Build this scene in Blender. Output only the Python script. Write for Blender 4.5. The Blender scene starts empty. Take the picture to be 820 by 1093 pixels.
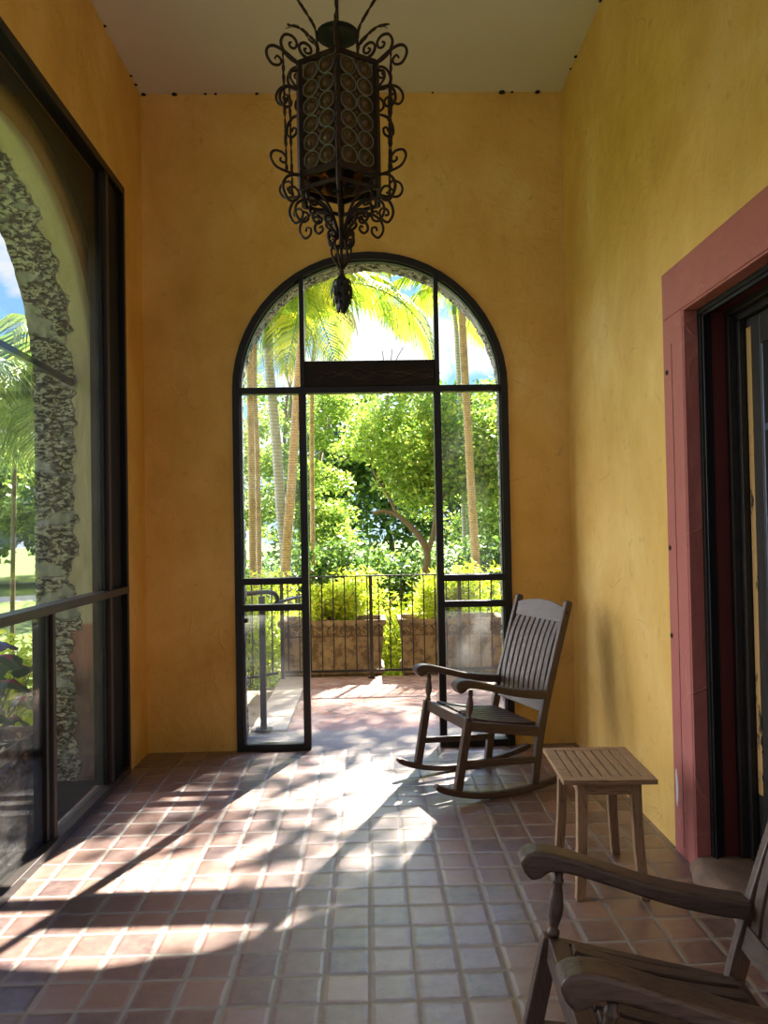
import bpy, math, random
import numpy as np
from mathutils import Vector, Matrix, noise
PI = math.pi
rng = np.random.default_rng(7)
random.seed(7)
C = bpy.context.scene.collection
XL, XR, D, HC = -1.5143, 1.3898, 5.2232, 4.4966
# ------------------------------------------------------------------ camera
cam_d = bpy.data.cameras.new('camera'); cam = bpy.data.objects.new('camera', cam_d); C.objects.link(cam)
F, YAW, PITCH, ROLL = 816.03, .0206, .0192, -.0181
cam_d.sensor_fit = 'VERTICAL'; cam_d.sensor_height = 24; cam_d.lens = 24 * F / 1093
cam_d.clip_start = .05; cam_d.clip_end = 500
fw = Vector((math.sin(YAW)*math.cos(PITCH), math.cos(YAW)*math.cos(PITCH), math.sin(PITCH)))
r0 = Vector((math.cos(YAW), -math.sin(YAW), 0)); u0 = r0.cross(fw)
rt = math.cos(ROLL)*r0 + math.sin(ROLL)*u0; up = -math.sin(ROLL)*r0 + math.cos(ROLL)*u0
M = Matrix((rt, up, -fw)).transposed().to_4x4(); M.translation = (0, 0, 1.5)
cam.matrix_world = M
bpy.context.scene.camera = cam
def at(px, py, Y):
    d = fw + (px-410)/F*rt - (py-546.5)/F*up
    return Vector((0, 0, 1.5)) + d*(Y/d.y)
# ------------------------------------------------------------------ node helpers
class NT:
    def __init__(s, name):
        s.m = bpy.data.materials.new(name); s.m.use_nodes = True
        s.t = s.m.node_tree; s.t.nodes.clear()
        s.out = s.n('ShaderNodeOutputMaterial')
    def n(s, k, **kw):
        x = s.t.nodes.new(k)
        for a, v in kw.items(): setattr(x, a, v)
        return x
    def set(s, sock, v):
        if isinstance(v, bpy.types.NodeSocket): s.t.links.new(v, sock)
        elif isinstance(v, (tuple, list)) and len(v) == 3 and sock.type == 'RGBA': sock.default_value = (*v, 1)
        else: sock.default_value = v
    def math(s, op, a, b=0., c=0.):
        x = s.n('ShaderNodeMath', operation=op)
        for i, v in enumerate((a, b, c)): s.set(x.inputs[i], v)
        return x.outputs[0]
    def mix(s, f, a, b, mode='MIX'):
        x = s.n('ShaderNodeMix', data_type='RGBA', blend_type=mode)
        s.set(x.inputs[0], f); s.set(x.inputs[6], a); s.set(x.inputs[7], b)
        return x.outputs[2]
    def pos(s):
        return s.n('ShaderNodeNewGeometry').outputs['Position']
    def obj(s):
        return s.n('ShaderNodeTexCoord').outputs['Object']
    def sc(s, v, k):
        x = s.n('ShaderNodeMapping'); s.set(x.inputs['Vector'], v); x.inputs['Scale'].default_value = k
        return x.outputs[0]
    def noise(s, v, scale, detail=4, rough=.55, dist=0):
        x = s.n('ShaderNodeTexNoise'); s.set(x.inputs['Vector'], v)
        x.inputs['Scale'].default_value = scale; x.inputs['Detail'].default_value = detail
        x.inputs['Roughness'].default_value = rough; x.inputs['Distortion'].default_value = dist
        return x.outputs['Fac']
    def voro(s, v, scale, feature='F1'):
        x = s.n('ShaderNodeTexVoronoi', feature=feature); s.set(x.inputs['Vector'], v); x.inputs['Scale'].default_value = scale
        return x.outputs['Distance']
    def rng(s, f, a, b, c=0., d=1.):
        x = s.n('ShaderNodeMapRange'); s.set(x.inputs[0], f)
        for i, v in enumerate((a, b, c, d)): s.set(x.inputs[i+1], v)
        return x.outputs[0]
    def ramp(s, f, stops):
        x = s.n('ShaderNodeValToRGB'); s.set(x.inputs[0], f)
        e = x.color_ramp.elements
        while len(e) > 1: e.remove(e[-1])
        e[0].position = stops[0][0]; e[0].color = (*stops[0][1], 1)
        for p, c in stops[1:]:
            k = e.new(p); k.color = (*c, 1)
        return x.outputs[0]
    def bump(s, h, strength=.3, dist=.01):
        x = s.n('ShaderNodeBump'); s.set(x.inputs['Height'], h)
        x.inputs['Strength'].default_value = strength; x.inputs['Distance'].default_value = dist
        return x.outputs[0]
    def bsdf(s, col, rough=.6, metal=0., normal=None, spec=.5, link=True):
        b = s.n('ShaderNodeBsdfPrincipled')
        s.set(b.inputs['Base Color'], col); s.set(b.inputs['Roughness'], rough)
        s.set(b.inputs['Metallic'], metal); b.inputs['Specular IOR Level'].default_value = spec
        if normal is not None: s.set(b.inputs['Normal'], normal)
        if link: s.t.links.new(b.outputs[0], s.out.inputs[0])
        return b
    def xyz(s, v):
        x = s.n('ShaderNodeSeparateXYZ'); s.set(x.inputs[0], v); return x.outputs
def plain(name, col, rough=.6, metal=0., var=.15, scale=8., bump=.1, spec=.5):
    t = NT(name); p = t.obj()
    n = t.noise(p, scale, 5)
    c = t.mix(n, tuple(x*(1-var) for x in col), tuple(min(1, x*(1+var)) for x in col))
    t.bsdf(c, rough, metal, t.bump(t.noise(p, scale*6), bump, .004), spec)
    return t.m
# plaster
def plaster(name, stops, zpale=0.):
    t = NT(name); p = t.pos()
    n = t.noise(p, .9, 6, .6, .6)
    n2 = t.noise(t.sc(p, (1, 1, .5)), 3.2, 5, .62, .4)
    f = t.math('ADD', t.math('MULTIPLY', n, .6), t.math('MULTIPLY', n2, .4))
    c = t.ramp(f, stops)
    c = t.mix(t.rng(t.noise(p, 14, 3), .62, .72, 0, .25), c, (.33, .2, .07))
    # trowel arcs
    w = t.n('ShaderNodeTexVoronoi', feature='DISTANCE_TO_EDGE'); w.inputs['Scale'].default_value = 2.3
    dv = t.n('ShaderNodeVectorMath', operation='ADD'); t.set(dv.inputs[0], p)
    nz = t.n('ShaderNodeTexNoise'); t.set(nz.inputs['Vector'], p); nz.inputs['Scale'].default_value = 1.6
    t.set(dv.inputs[1], nz.outputs['Color']); t.set(w.inputs['Vector'], dv.outputs[0])
    ridge = t.rng(w.outputs['Distance'], 0., .022, 1., 0.)
    ridge = t.math('MULTIPLY', ridge, t.rng(t.noise(p, 2.1, 2), .5, .62))
    h = t.math('ADD', t.math('MULTIPLY', ridge, .35), t.math('ADD', t.math('MULTIPLY', t.noise(p, 4, 7, .62, 1.2), 1.5), t.math('MULTIPLY', t.noise(p, 45, 3), .08)))
    c = t.mix(t.math('MULTIPLY', ridge, .12), c, (.8, .6, .25))
    t.bsdf(c, t.rng(n2, .3, .7, .5, .68), 0., t.bump(h, .85, .012), .4)
    return t.m
YEL = [(.3, (.57, .325, .062)), (.43, (.70, .43, .10)), (.56, (.80, .53, .16)), (.68, (.86, .64, .27))]
m_yel = plaster('yellow plaster', YEL)
def ceiling_mat():
    t = NT('ceiling plaster'); p = t.pos()
    c = t.mix(t.noise(p, 1.2, 5), (.60, .60, .58), (.70, .69, .67))
    e = t.math('ADD', t.xyz(p)[0], t.math('MULTIPLY', t.noise(p, 5, 4), .35))
    c = t.mix(t.rng(e, 1.32, 1.5, 0, .55), c, (.66, .62, .42))
    t.bsdf(c, .8, 0, t.bump(t.noise(p, 30, 4), .2, .004), .2)
    return t.m
m_ceil = ceiling_mat()
def tile_mat():
    t = NT('quarry tile'); p = t.pos(); x, y, z = t.xyz(p)
    S = .1537
    wob = t.math('MULTIPLY', t.math('SUBTRACT', t.noise(p, 9, 3), .5), .0075)
    gx = t.math('DIVIDE', t.math('ADD', t.math('ADD', x, 3*S*10+.0212), wob), S)
    gy = t.math('DIVIDE', t.math('ADD', t.math('SUBTRACT', y, 2.4414-S*60), wob), S)
    cx, cy = t.math('FLOOR', gx), t.math('FLOOR', gy)
    cc = t.n('ShaderNodeCombineXYZ'); t.set(cc.inputs[0], cx); t.set(cc.inputs[1], cy)
    wn = t.n('ShaderNodeTexWhiteNoise', noise_dimensions='2D'); t.set(wn.inputs['Vector'], cc.outputs[0])
    col = t.ramp(wn.outputs['Value'], [(0., (.055, .025, .030)), (.25, (.095, .042, .040)), (.5, (.125, .056, .044)), (.75, (.17, .080, .058)), (1., (.22, .115, .085))])
    col = t.mix(t.rng(t.noise(p, 22, 6, .65), .35, .78, .0, .6), col, (.27, .185, .14))
    col = t.mix(t.rng(t.noise(p, 120, 2), .66, .7, 0, .5), col, (.06, .04, .035))
    fx, fy = t.math('FRACT', gx), t.math('FRACT', gy)
    ex = t.math('MINIMUM', fx, t.math('SUBTRACT', 1., fx)); ey = t.math('MINIMUM', fy, t.math('SUBTRACT', 1., fy))
    e = t.math('MINIMUM', ex, ey)
    body = t.rng(e, .030, .055)
    col = t.mix(body, t.mix(t.noise(p, 30, 4), (.14, .12, .095), (.24, .205, .16)), col)
    # each tile tipped a little
    h = t.math('ADD', t.math('MULTIPLY', t.rng(e, .02, .12), 1.), t.math('MULTIPLY', t.noise(p, 16, 4), .35))
    tip = t.n('ShaderNodeVectorMath', operation='SUBTRACT'); t.set(tip.inputs[0], wn.outputs['Color']); tip.inputs[1].default_value = (.5, .5, .5)
    tsc = t.n('ShaderNodeVectorMath', operation='SCALE'); t.set(tsc.inputs[0], tip.outputs[0]); tsc.inputs['Scale'].default_value = .03
    bn = t.n('ShaderNodeBump'); bn.inputs['Strength'].default_value = .5; bn.inputs['Distance'].default_value = .004; t.set(bn.inputs['Height'], h)
    ad = t.n('ShaderNodeVectorMath', operation='ADD'); t.set(ad.inputs[0], bn.outputs[0]); t.set(ad.inputs[1], tsc.outputs[0])
    nn = t.n('ShaderNodeVectorMath', operation='NORMALIZE'); t.set(nn.inputs[0], ad.outputs[0])
    rough = t.math('ADD', t.rng(body, 0, 1, .8, .36), t.math('MULTIPLY', t.noise(p, 18, 5), .22))
    b = t.bsdf(col, rough, 0, nn.outputs[0], .45)
    b.inputs['Coat Weight'].default_value = .9; b.inputs['Coat IOR'].default_value = 1.62
    t.set(b.inputs['Coat Roughness'], t.math('ADD', t.rng(body, 0, 1, .6, .24), t.math('MULTIPLY', t.noise(p, 18, 5), .18))); t.set(b.inputs['Coat Normal'], nn.outputs[0])
    return t.m
m_tile = tile_mat()
m_pink = plaster('dusty pink painted plaster', [(.3, (.33, .095, .082)), (.5, (.42, .135, .12)), (.7, (.47, .175, .16))])
m_frame = plain('dark bronze metal', (.012, .011, .011), .38, .3, .3, 3, .05, .5)
m_frame2 = plain('weathered bronze metal', (.055, .042, .036), .45, .5, .3, 5, .1, .5)
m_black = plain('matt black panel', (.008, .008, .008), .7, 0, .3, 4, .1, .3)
m_iron = plain('rusty wrought iron', (.030, .018, .012), .55, .6, .5, 30, .5, .5)
m_rail = plain('black painted iron', (.012, .011, .012), .4, .3, .3, 10, .1, .5)
m_wood_dark = None
def wood(name, c1, c2, rough=.5, axis='X'):
    t = NT(name); p = t.obj()
    k = {'X': (1.2, 14, 14), 'Y': (14, 1.2, 14), 'Z': (14, 14, 1.2)}[axis]
    n = t.noise(t.sc(p, k), 4, 6, .65, .6)
    n2 = t.noise(p, 9, 4)
    c = t.mix(t.math('ADD', t.math('MULTIPLY', n, .7), t.math('MULTIPLY', n2, .3)), c1, c2)
    c = t.mix(t.rng(t.noise(t.sc(p, k), 11, 4, .65), .50, .64, 0, .7), c, tuple(x*.45 for x in c1))
    t.bsdf(c, t.rng(n, .3, .7, rough-.08, rough+.12), 0, t.bump(n, .35, .003), .5)
    return t.m
m_chair = {a: wood('weathered brown wood '+a, (.040, .022, .017), (.125, .085, .070), .42, a) for a in 'XYZ'}
m_table = {a: wood('light brown teak '+a, (.20, .115, .06), (.44, .29, .17), .5, a) for a in 'XYZ'}
def glass_mat(name, dust=.05, tint=(.93, .95, .95), refl=.5):
    t = NT(name); p = t.pos()
    tr = t.n('ShaderNodeBsdfTransparent'); tr.inputs[0].default_value = (*tint, 1)
    gl = t.n('ShaderNodeBsdfGlossy'); gl.inputs['Roughness'].default_value = .04
    fr = t.n('ShaderNodeFresnel'); fr.inputs[0].default_value = 1.45
    m = t.n('ShaderNodeMixShader'); t.set(m.inputs[0], t.math('MULTIPLY', fr.outputs[0], refl))
    t.t.links.new(tr.outputs[0], m.inputs[1]); t.t.links.new(gl.outputs[0], m.inputs[2])
    df = t.n('ShaderNodeBsdfDiffuse'); df.inputs[0].default_value = (.6, .6, .58, 1)
    tl = t.n('ShaderNodeBsdfTranslucent'); tl.inputs[0].default_value = (.6, .6, .58, 1)
    dd = t.n('ShaderNodeMixShader'); dd.inputs[0].default_value = .5
    t.t.links.new(df.outputs[0], dd.inputs[1]); t.t.links.new(tl.outputs[0], dd.inputs[2])
    m2 = t.n('ShaderNodeMixShader')
    t.set(m2.inputs[0], t.math('MULTIPLY', t.rng(t.noise(p, 4, 6, .7), .3, .75, .3, 2.), dust))
    t.t.links.new(m.outputs[0], m2.inputs[1]); t.t.links.new(dd.outputs[0], m2.inputs[2])
    t.t.links.new(m2.outputs[0], t.out.inputs[0])
    return t.m
m_glass = glass_mat('window glass', .012, refl=.35)
m_dusty = glass_mat('dusty plastic film', .075)
m_screen = glass_mat('insect screen', .013, (.84, .86, .86), .12)
def reveal_mat():
    t = NT('coral stone and plaster reveal'); p = t.pos(); x, y, z = t.xyz(p)
    u = t.n('ShaderNodeAttribute', attribute_name='across'); a = u.outputs['Fac']
    e = t.math('ADD', a, t.math('MULTIPLY', t.math('SUBTRACT', t.noise(p, 4.5, 4, .6), .5), .55))
    blk = t.noise(t.sc(p, (1, 1, 3)), 3.2, 3)
    e = t.math('ADD', e, t.math('MULTIPLY', t.math('SUBTRACT', blk, .5), .25))
    stone = t.rng(e, .36, .39)
    v = t.voro(t.sc(p, (1, 1, 1.8)), 34); v2 = t.noise(t.sc(p, (1, 1, 2.)), 26, 5, .7, .5)
    pits = t.math('MULTIPLY', t.rng(v2, .45, .53), t.rng(v, .12, .26, .25, 1.))
    mort = t.rng(t.noise(t.sc(p, (1, 1, 2.4)), 3.4, 3, .5), .55, .60)
    sc = t.mix(pits, (.035, .03, .025), (.52, .47, .38))
    sc = t.mix(mort, sc, t.mix(t.noise(p, 20, 4), (.30, .29, .27), (.38, .37, .34)))
    pn = t.noise(t.sc(p, (3, 3, .7)), 4, 5)
    ye = t.mix(pn, (.48, .39, .25), (.62, .52, .35))
    br = t.mix(t.rng(t.noise(p, 7, 5), .4, .62), (.10, .050, .042), (.21, .12, .10))
    pk = t.mix(pn, (.38, .15, .12), (.45, .2, .15))
    zz = t.math('ADD', z, t.math('MULTIPLY', t.math('SUBTRACT', t.noise(t.sc(p, (12, 12, 1)), 2, 3), .5), .3))
    pl = t.mix(t.rng(zz, .62, .72), br, pk); pl = t.mix(t.rng(t.math('ADD', z, t.math('MULTIPLY', blk, .06)), .97, .985), pl, ye)
    c = t.mix(stone, pl, sc)
    hs = t.math('MULTIPLY', t.math('MULTIPLY', pits, t.math('SUBTRACT', 1., mort)), stone)
    h = t.math('ADD', t.math('MULTIPLY', hs, 1.), t.math('MULTIPLY', t.noise(t.sc(p, (3, 3, 1)), 9, 4), .5))
    t.bsdf(c, .85, 0, t.bump(h, .9, .012), .2)
    return t.m
m_reveal = reveal_mat()
def brick_mat():
    t = NT('brick paving'); p = t.pos()
    mp = t.n('ShaderNodeMapping'); t.set(mp.inputs['Vector'], p); mp.inputs['Rotation'].default_value = (0, 0, PI/4)
    b = t.n('ShaderNodeTexBrick'); t.set(b.inputs['Vector'], mp.outputs[0])
    b.inputs['Scale'].default_value = 1; b.inputs['Brick Width'].default_value = .2; b.inputs['Row Height'].default_value = .1
    b.inputs['Mortar Size'].default_value = .010; b.inputs['Color1'].default_value = (.20, .095, .07, 1)
    b.inputs['Color2'].default_value = (.33, .20, .145, 1); b.inputs['Mortar'].default_value = (.13, .11, .085, 1); b.offset = .5
    c = t.mix(t.rng(t.noise(p, 3.5, 6, .65), .42, .68, 0, .75), b.outputs['Color'], (.36, .29, .24))
    t.bsdf(c, .8, 0, t.bump(t.math('MULTIPLY', b.outputs['Fac'], -1.), .6, .006), .3)
    return t.m
m_brick = brick_mat()
def border_mat():
    t = NT('brick border'); p = t.pos()
    b = t.n('ShaderNodeTexBrick'); t.set(b.inputs['Vector'], p)
    b.inputs['Scale'].default_value = 1; b.inputs['Brick Width'].default_value = .2; b.inputs['Row Height'].default_value = .107
    b.inputs['Mortar Size'].default_value = .006; b.inputs['Color1'].default_value = (.25, .135, .105, 1)
    b.inputs['Color2'].default_value = (.36, .25, .20, 1); b.inputs['Mortar'].default_value = (.22, .19, .15, 1)
    c = t.mix(t.rng(t.noise(p, 5, 6, .65), .42, .68, 0, .6), b.outputs['Color'], (.36, .29, .24))
    t.bsdf(c, .8, 0, None, .3); return t.m
m_border = border_mat()
m_conc = plain('worn concrete', (.27, .235, .19), .85, 0, .35, 5, .5, .2)
m_curb = plain('pale stone curb', (.36, .32, .26), .85, 0, .2, 6, .4, .2)
def ground_mat():
    t = NT('lawn'); p = t.pos(); x, y, z = t.xyz(p)
    g = t.mix(t.noise(p, 2.2, 6, .7), (.075, .12, .03), (.15, .20, .06))
    n = t.noise(p, .6, 3)
    yy = t.math('ADD', y, t.math('MULTIPLY', n, 2.5))
    path = t.math('MULTIPLY', t.rng(yy, 27.6, 27.9), t.rng(yy, 30.0, 29.7))
    c = t.mix(path, g, (.50, .45, .38))
    dirt = t.math('MULTIPLY', t.rng(x, -2.6, -2.2), t.rng(y, 17., 15.5))
    c = t.mix(t.math('MULTIPLY', dirt, t.rng(t.noise(p, 1.3, 4), .4, .6)), c, (.17, .13, .08))
    t.bsdf(c, .9, 0, t.bump(t.noise(p, 40, 3), .7, .04), .1)
    return t.m
m_ground = ground_mat()
def leaf_mat(name, c1, c2, c3, trans=.45, rough=.45):
    t = NT(name)
    r = t.n('ShaderNodeNewGeometry').outputs['Random Per Island']
    c = t.ramp(r, [(0, c1), (.5, c2), (1, c3)])
    b = t.bsdf(c, rough, 0, None, .35, link=False)
    tl = t.n('ShaderNodeBsdfTranslucent'); t.set(tl.inputs[0], t.mix(1., c, (1., 1., .55), 'MULTIPLY'))
    m = t.n('ShaderNodeMixShader'); m.inputs[0].default_value = trans
    t.t.links.new(b.outputs[0], m.inputs[1]); t.t.links.new(tl.outputs[0], m.inputs[2]); t.t.links.new(m.outputs[0], t.out.inputs[0])
    return t.m
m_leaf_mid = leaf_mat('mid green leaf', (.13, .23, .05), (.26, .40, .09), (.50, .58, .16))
m_leaf_lite = leaf_mat('yellow green leaf', (.30, .42, .04), (.50, .62, .06), (.72, .76, .12), .5)
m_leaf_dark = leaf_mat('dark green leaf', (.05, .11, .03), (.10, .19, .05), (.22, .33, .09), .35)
m_frond = leaf_mat('palm frond', (.14, .26, .03), (.38, .48, .05), (.72, .66, .07), .5)
m_frond_g = leaf_mat('grey green palm frond', (.10, .17, .06), (.20, .30, .12), (.34, .40, .17), .4)
m_frond_dry = leaf_mat('dry palm frond', (.22, .17, .10), (.33, .27, .17), (.42, .36, .25), .3)
m_litter = leaf_mat('fallen leaf', (.20, .12, .05), (.34, .24, .12), (.46, .38, .22), .2)
def ringed(name, c1, c2, f):
    t = NT(name); p = t.obj()
    w = t.n('ShaderNodeTexWave', wave_type='BANDS', bands_direction='Z'); t.set(w.inputs['Vector'], p)
    w.inputs['Scale'].default_value = f; w.inputs['Distortion'].default_value = 1.5; w.inputs['Detail'].default_value = 2
    c = t.mix(w.outputs['Fac'], c1, c2); c = t.mix(t.rng(t.noise(p, 9, 4), .5, .65, 0, .5), c, tuple(x*.6 for x in c1))
    t.bsdf(c, .85, 0, t.bump(w.outputs['Fac'], .5, .01), .2); return t.m
m_palm_tan = ringed('tan palm bark', (.34, .235, .14), (.46, .34, .21), 9.)
m_palm_grey = ringed('grey ringed palm bark', (.30, .28, .26), (.42, .40, .38), 5.)
m_bark = plain('tree bark', (.16, .12, .09), .9, 0, .4, 6, .8, .2)
def planter_mat():
    t = NT('aged cast stone'); p = t.pos()
    c = t.mix(t.noise(p, 6, 6, .65), (.13, .10, .062), (.29, .225, .15))
    c = t.mix(t.rng(t.noise(p, 10, 5, .7), .46, .60, 0, .8), c, (.07, .05, .035))
    t.bsdf(c, .88, 0, t.bump(t.noise(p, 45, 5), .6, .008), .2); return t.m
m_planter = planter_mat()
m_soil = plain('soil', (.07, .05, .035), .95, 0, .5, 20, 1., .1)
# ------------------------------------------------------------------ mesh builder
class MB:
    def __init__(s): s.v = []; s.f = []; s.mi = []
    def add(s, vs, fs, mi=0):
        b = len(s.v); s.v += [tuple(v) for v in vs]; s.f += [tuple(b+i for i in f) for f in fs]; s.mi += [mi]*len(fs); return s
    def box(s, x0, x1, y0, y1, z0, z1, mi=0):
        vs = [(x, y, z) for x in (x0, x1) for y in (y0, y1) for z in (z0, z1)]
        return s.add(vs, [(0, 1, 3, 2), (4, 6, 7, 5), (0, 4, 5, 1), (2, 3, 7, 6), (0, 2, 6, 4), (1, 5, 7, 3)], mi)
    def beam(s, a, b, w, h, side=(1, 0, 0), w1=None, h1=None):
        a, b = Vector(a), Vector(b); d = (b-a).normalized(); sd = Vector(side); sd = (sd - d*sd.dot(d)).normalized(); n = sd.cross(d)
        vs = []
        for p, ww, hh in ((a, w, h), (b, w1 or w, h1 or h)):
            for i, j in ((-1, -1), (1, -1), (1, 1), (-1, 1)): vs.append(p+sd*(i*ww/2)+n*(j*hh/2))
        return s.add(vs, [(3, 2, 1, 0), (4, 5, 6, 7), (0, 1, 5, 4), (1, 2, 6, 5), (2, 3, 7, 6), (3, 0, 4, 7)])
    def prism(s, outline, v0, v1, plane='xz', mi=0):
        def q(a, b, c): return {'xz': (a, c, b), 'yz': (c, a, b), 'xy': (a, b, c)}[plane]
        n = len(outline)
        vs = [q(a, b, v0) for a, b in outline] + [q(a, b, v1) for a, b in outline]
        fs = [tuple(range(n)), tuple(range(2*n-1, n-1, -1))] + [(i, n+i, n+(i+1) % n, (i+1) % n) for i in range(n)]
        return s.add(vs, fs, mi)
    def strip(s, pts, th, v0, v1, plane='xz'):
        """a bent board: centre line pts (a, b), thickness th, from v0 to v1"""
        P = [Vector(p) for p in pts]; up_, lo = [], []
        for i, p in enumerate(P):
            d = (P[min(i+1, len(P)-1)]-P[max(i-1, 0)]).normalized(); n = Vector((-d.y, d.x))
            t = th[i] if isinstance(th, (list, tuple)) else th
            up_.append(p+n*t/2); lo.append(p-n*t/2)
        for i in range(len(P)-1):
            pass
        def q(a, c): return {'xz': (a.x, c, a.y), 'yz': (c, a.x, a.y), 'xy': (a.x, a.y, c)}[plane]
        vs = []; n = len(P)
        for i in range(n): vs += [q(up_[i], v0), q(up_[i], v1), q(lo[i], v1), q(lo[i], v0)]
        fs = [(3, 2, 1, 0), (4*n-4, 4*n-3, 4*n-2, 4*n-1)]
        for i in range(n-1):
            for k in range(4): fs.append((4*i+k, 4*i+(k+1) % 4, 4*i+4+(k+1) % 4, 4*i+4+k))
        return s.add(vs, fs)
    def tube(s, pts, r, n=8, caps=True, flat=1., twist=0.):
        P = [Vector(p) for p in pts]; m = len(P)
        R = [r]*m if not isinstance(r, (list, tuple)) else r
        d0 = (P[1]-P[0]).normalized(); ref = Vector((0, 0, 1)) if abs(d0.z) < .9 else Vector((1, 0, 0))
        a = (ref - d0*ref.dot(d0)).normalized(); vs = []
        for i, p in enumerate(P):
            d = (P[min(i+1, m-1)]-P[max(i-1, 0)])
            if d.length < 1e-9: d = d0
            d = d.normalized(); a = (a - d*a.dot(d)); a = a.normalized() if a.length > 1e-6 else d.orthogonal().normalized()
            b = d.cross(a)
            for k in range(n):
                th = 2*PI*k/n + twist*i
                c_, s_ = math.cos(2*PI*k/n+PI/n), math.sin(2*PI*k/n+PI/n)*flat
                ct, st = math.cos(twist*i), math.sin(twist*i)
                vs.append(p + (a*(c_*ct-s_*st) + b*(c_*st+s_*ct))*R[i])
        fs = [(i*n+k, i*n+(k+1) % n, (i+1)*n+(k+1) % n, (i+1)*n+k) for i in range(m-1) for k in range(n)]
        if caps: fs += [tuple(range(n-1, -1, -1)), tuple((m-1)*n+k for k in range(n))]
        return s.add(vs, fs)
    def lathe(s, prof, c=(0, 0, 0), n=16, axis=None):
        vs = []; c = Vector(c); m = len(prof)
        q = Vector((0, 0, 1)).rotation_difference(Vector(axis)) if axis else None
        for r, z in prof:
            for k in range(n):
                v = Vector((r*math.cos(2*PI*k/n), r*math.sin(2*PI*k/n), z))
                if q: v = q @ v
                vs.append(c+v)
        fs = [(i*n+k, i*n+(k+1) % n, (i+1)*n+(k+1) % n, (i+1)*n+k) for i in range(m-1) for k in range(n)]
        fs += [tuple(range(n-1, -1, -1)), tuple((m-1)*n+k for k in range(n))]
        return s.add(vs, fs)
    def build(s, name, mat, parent=None, bevel=0., smooth=False, seg=2, label=None):
        me = bpy.data.meshes.new(name); me.from_pydata(s.v, [], s.f)
        for m in (mat if isinstance(mat, list) else [mat]): me.materials.append(m)
        if any(s.mi): me.polygons.foreach_set('material_index', s.mi)
        if smooth: me.polygons.foreach_set('use_smooth', [True]*len(me.polygons))
        me.update()
        o = bpy.data.objects.new(name, me); C.objects.link(o)
        if parent: o.parent = parent
        if bevel:
            b = o.modifiers.new('b', 'BEVEL'); b.width = bevel; b.segments = seg; b.limit_method = 'ANGLE'; b.angle_limit = .7
        if label: o['label'] = label
        return o
def npmesh(name, V, Fq, mat, parent=None):
    me = bpy.data.meshes.new(name); n = len(V); k = Fq.shape[1]
    me.vertices.add(n); me.vertices.foreach_set('co', V.astype(np.float32).ravel())
    me.loops.add(Fq.size); me.loops.foreach_set('vertex_index', Fq.astype(np.int32).ravel())
    me.polygons.add(len(Fq)); me.polygons.foreach_set('loop_start', np.arange(0, Fq.size, k, dtype=np.int32))
    me.update(calc_edges=True); me.validate()
    me.materials.append(mat)
    o = bpy.data.objects.new(name, me); C.objects.link(o)
    if parent: o.parent = parent
    return o
def empty(name, loc, rz=0., label=None, cat=None, group=None, kind=None):
    o = bpy.data.objects.new(name, None); C.objects.link(o); o.location = loc; o.rotation_euler = (0, 0, rz); o.empty_display_size = .1
    return tag(o, label, cat, group, kind)
def tag(o, label=None, cat=None, group=None, kind=None):
    if label: o['label'] = label
    if cat: o['category'] = cat
    if group: o['group'] = group
    if kind: o['kind'] = kind
    return o
def S(o, label=None): return tag(o, label, kind='structure')
def kids(o): return [c for c in bpy.data.objects if c.parent == o]
def dup(o, parent=None):
    c = o.copy(); C.objects.link(c); c.parent = parent
    for k in kids(o): dup(k, c)
    return c
def cr(pts, n=6):
    """Catmull-Rom through pts"""
    P = [Vector(p) for p in pts]; P = [P[0]*2-P[1]] + P + [P[-1]*2-P[-2]]; out = []
    for i in range(1, len(P)-2):
        for k in range(n):
            t = k/n; a, b, c, d = P[i-1], P[i], P[i+1], P[i+2]
            out.append(.5*((2*b)+(c-a)*t+(2*a-5*b+4*c-d)*t*t+(3*b-a-3*c+d)*t**3))
    out.append(P[-2]); return out
# ------------------------------------------------------------------ the room
Y0 = .45                      # the gallery goes on open behind this line
o = MB().box(XL-.55, XR+.9, -3.5, D-.0, -.25, 0).build('floor', m_tile); S(o, 'square terracotta tile floor with pale grout')
CH = MB().box(XL-.45, XR+.6, Y0, D+.45, HC, HC+.25).build('ceiling', m_ceil); S(CH, 'grey white plaster ceiling')
def arch_wall(fmap, a0, a1, zt, ca, zs, r, t0, t1, mb, z0=0., N=40, left=None, right=None):
    """wall between a0..a1 up to zt with an arched hole (centre ca, spring zs, radius r); faces at depth t0 and t1"""
    pts = [(ca-r, z0), (ca-r, zs)] + [(ca-r*math.cos(PI*i/N), zs+r*math.sin(PI*i/N)) for i in range(1, N)] + [(ca+r, zs), (ca+r, z0)]
    for t in (t0, t1):
        for (p, q) in zip(pts[1:-2], pts[2:-1]):
            mb.add([fmap(p[0], p[1], t), fmap(q[0], q[1], t), fmap(q[0], zt, t), fmap(p[0], zt, t)], [(0, 1, 2, 3)])
        mb.add([fmap(a0, z0, t), fmap(ca-r, z0, t), fmap(ca-r, zs, t), fmap(ca-r, zt, t), fmap(a0, zt, t)], [(0, 1, 2, 3, 4)])
        mb.add([fmap(ca+r, z0, t), fmap(a1, z0, t), fmap(a1, zt, t), fmap(ca+r, zt, t), fmap(ca+r, zs, t)], [(0, 1, 2, 3, 4)])
    for a in (a0, a1):
        mb.add([fmap(a, z0, t0), fmap(a, z0, t1), fmap(a, zt, t1), fmap(a, zt, t0)], [(0, 1, 2, 3)])
    mb.add([fmap(a0, zt, t0), fmap(a1, zt, t0), fmap(a1, zt, t1), fmap(a0, zt, t1)], [(0, 1, 2, 3)])
    return pts
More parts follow.
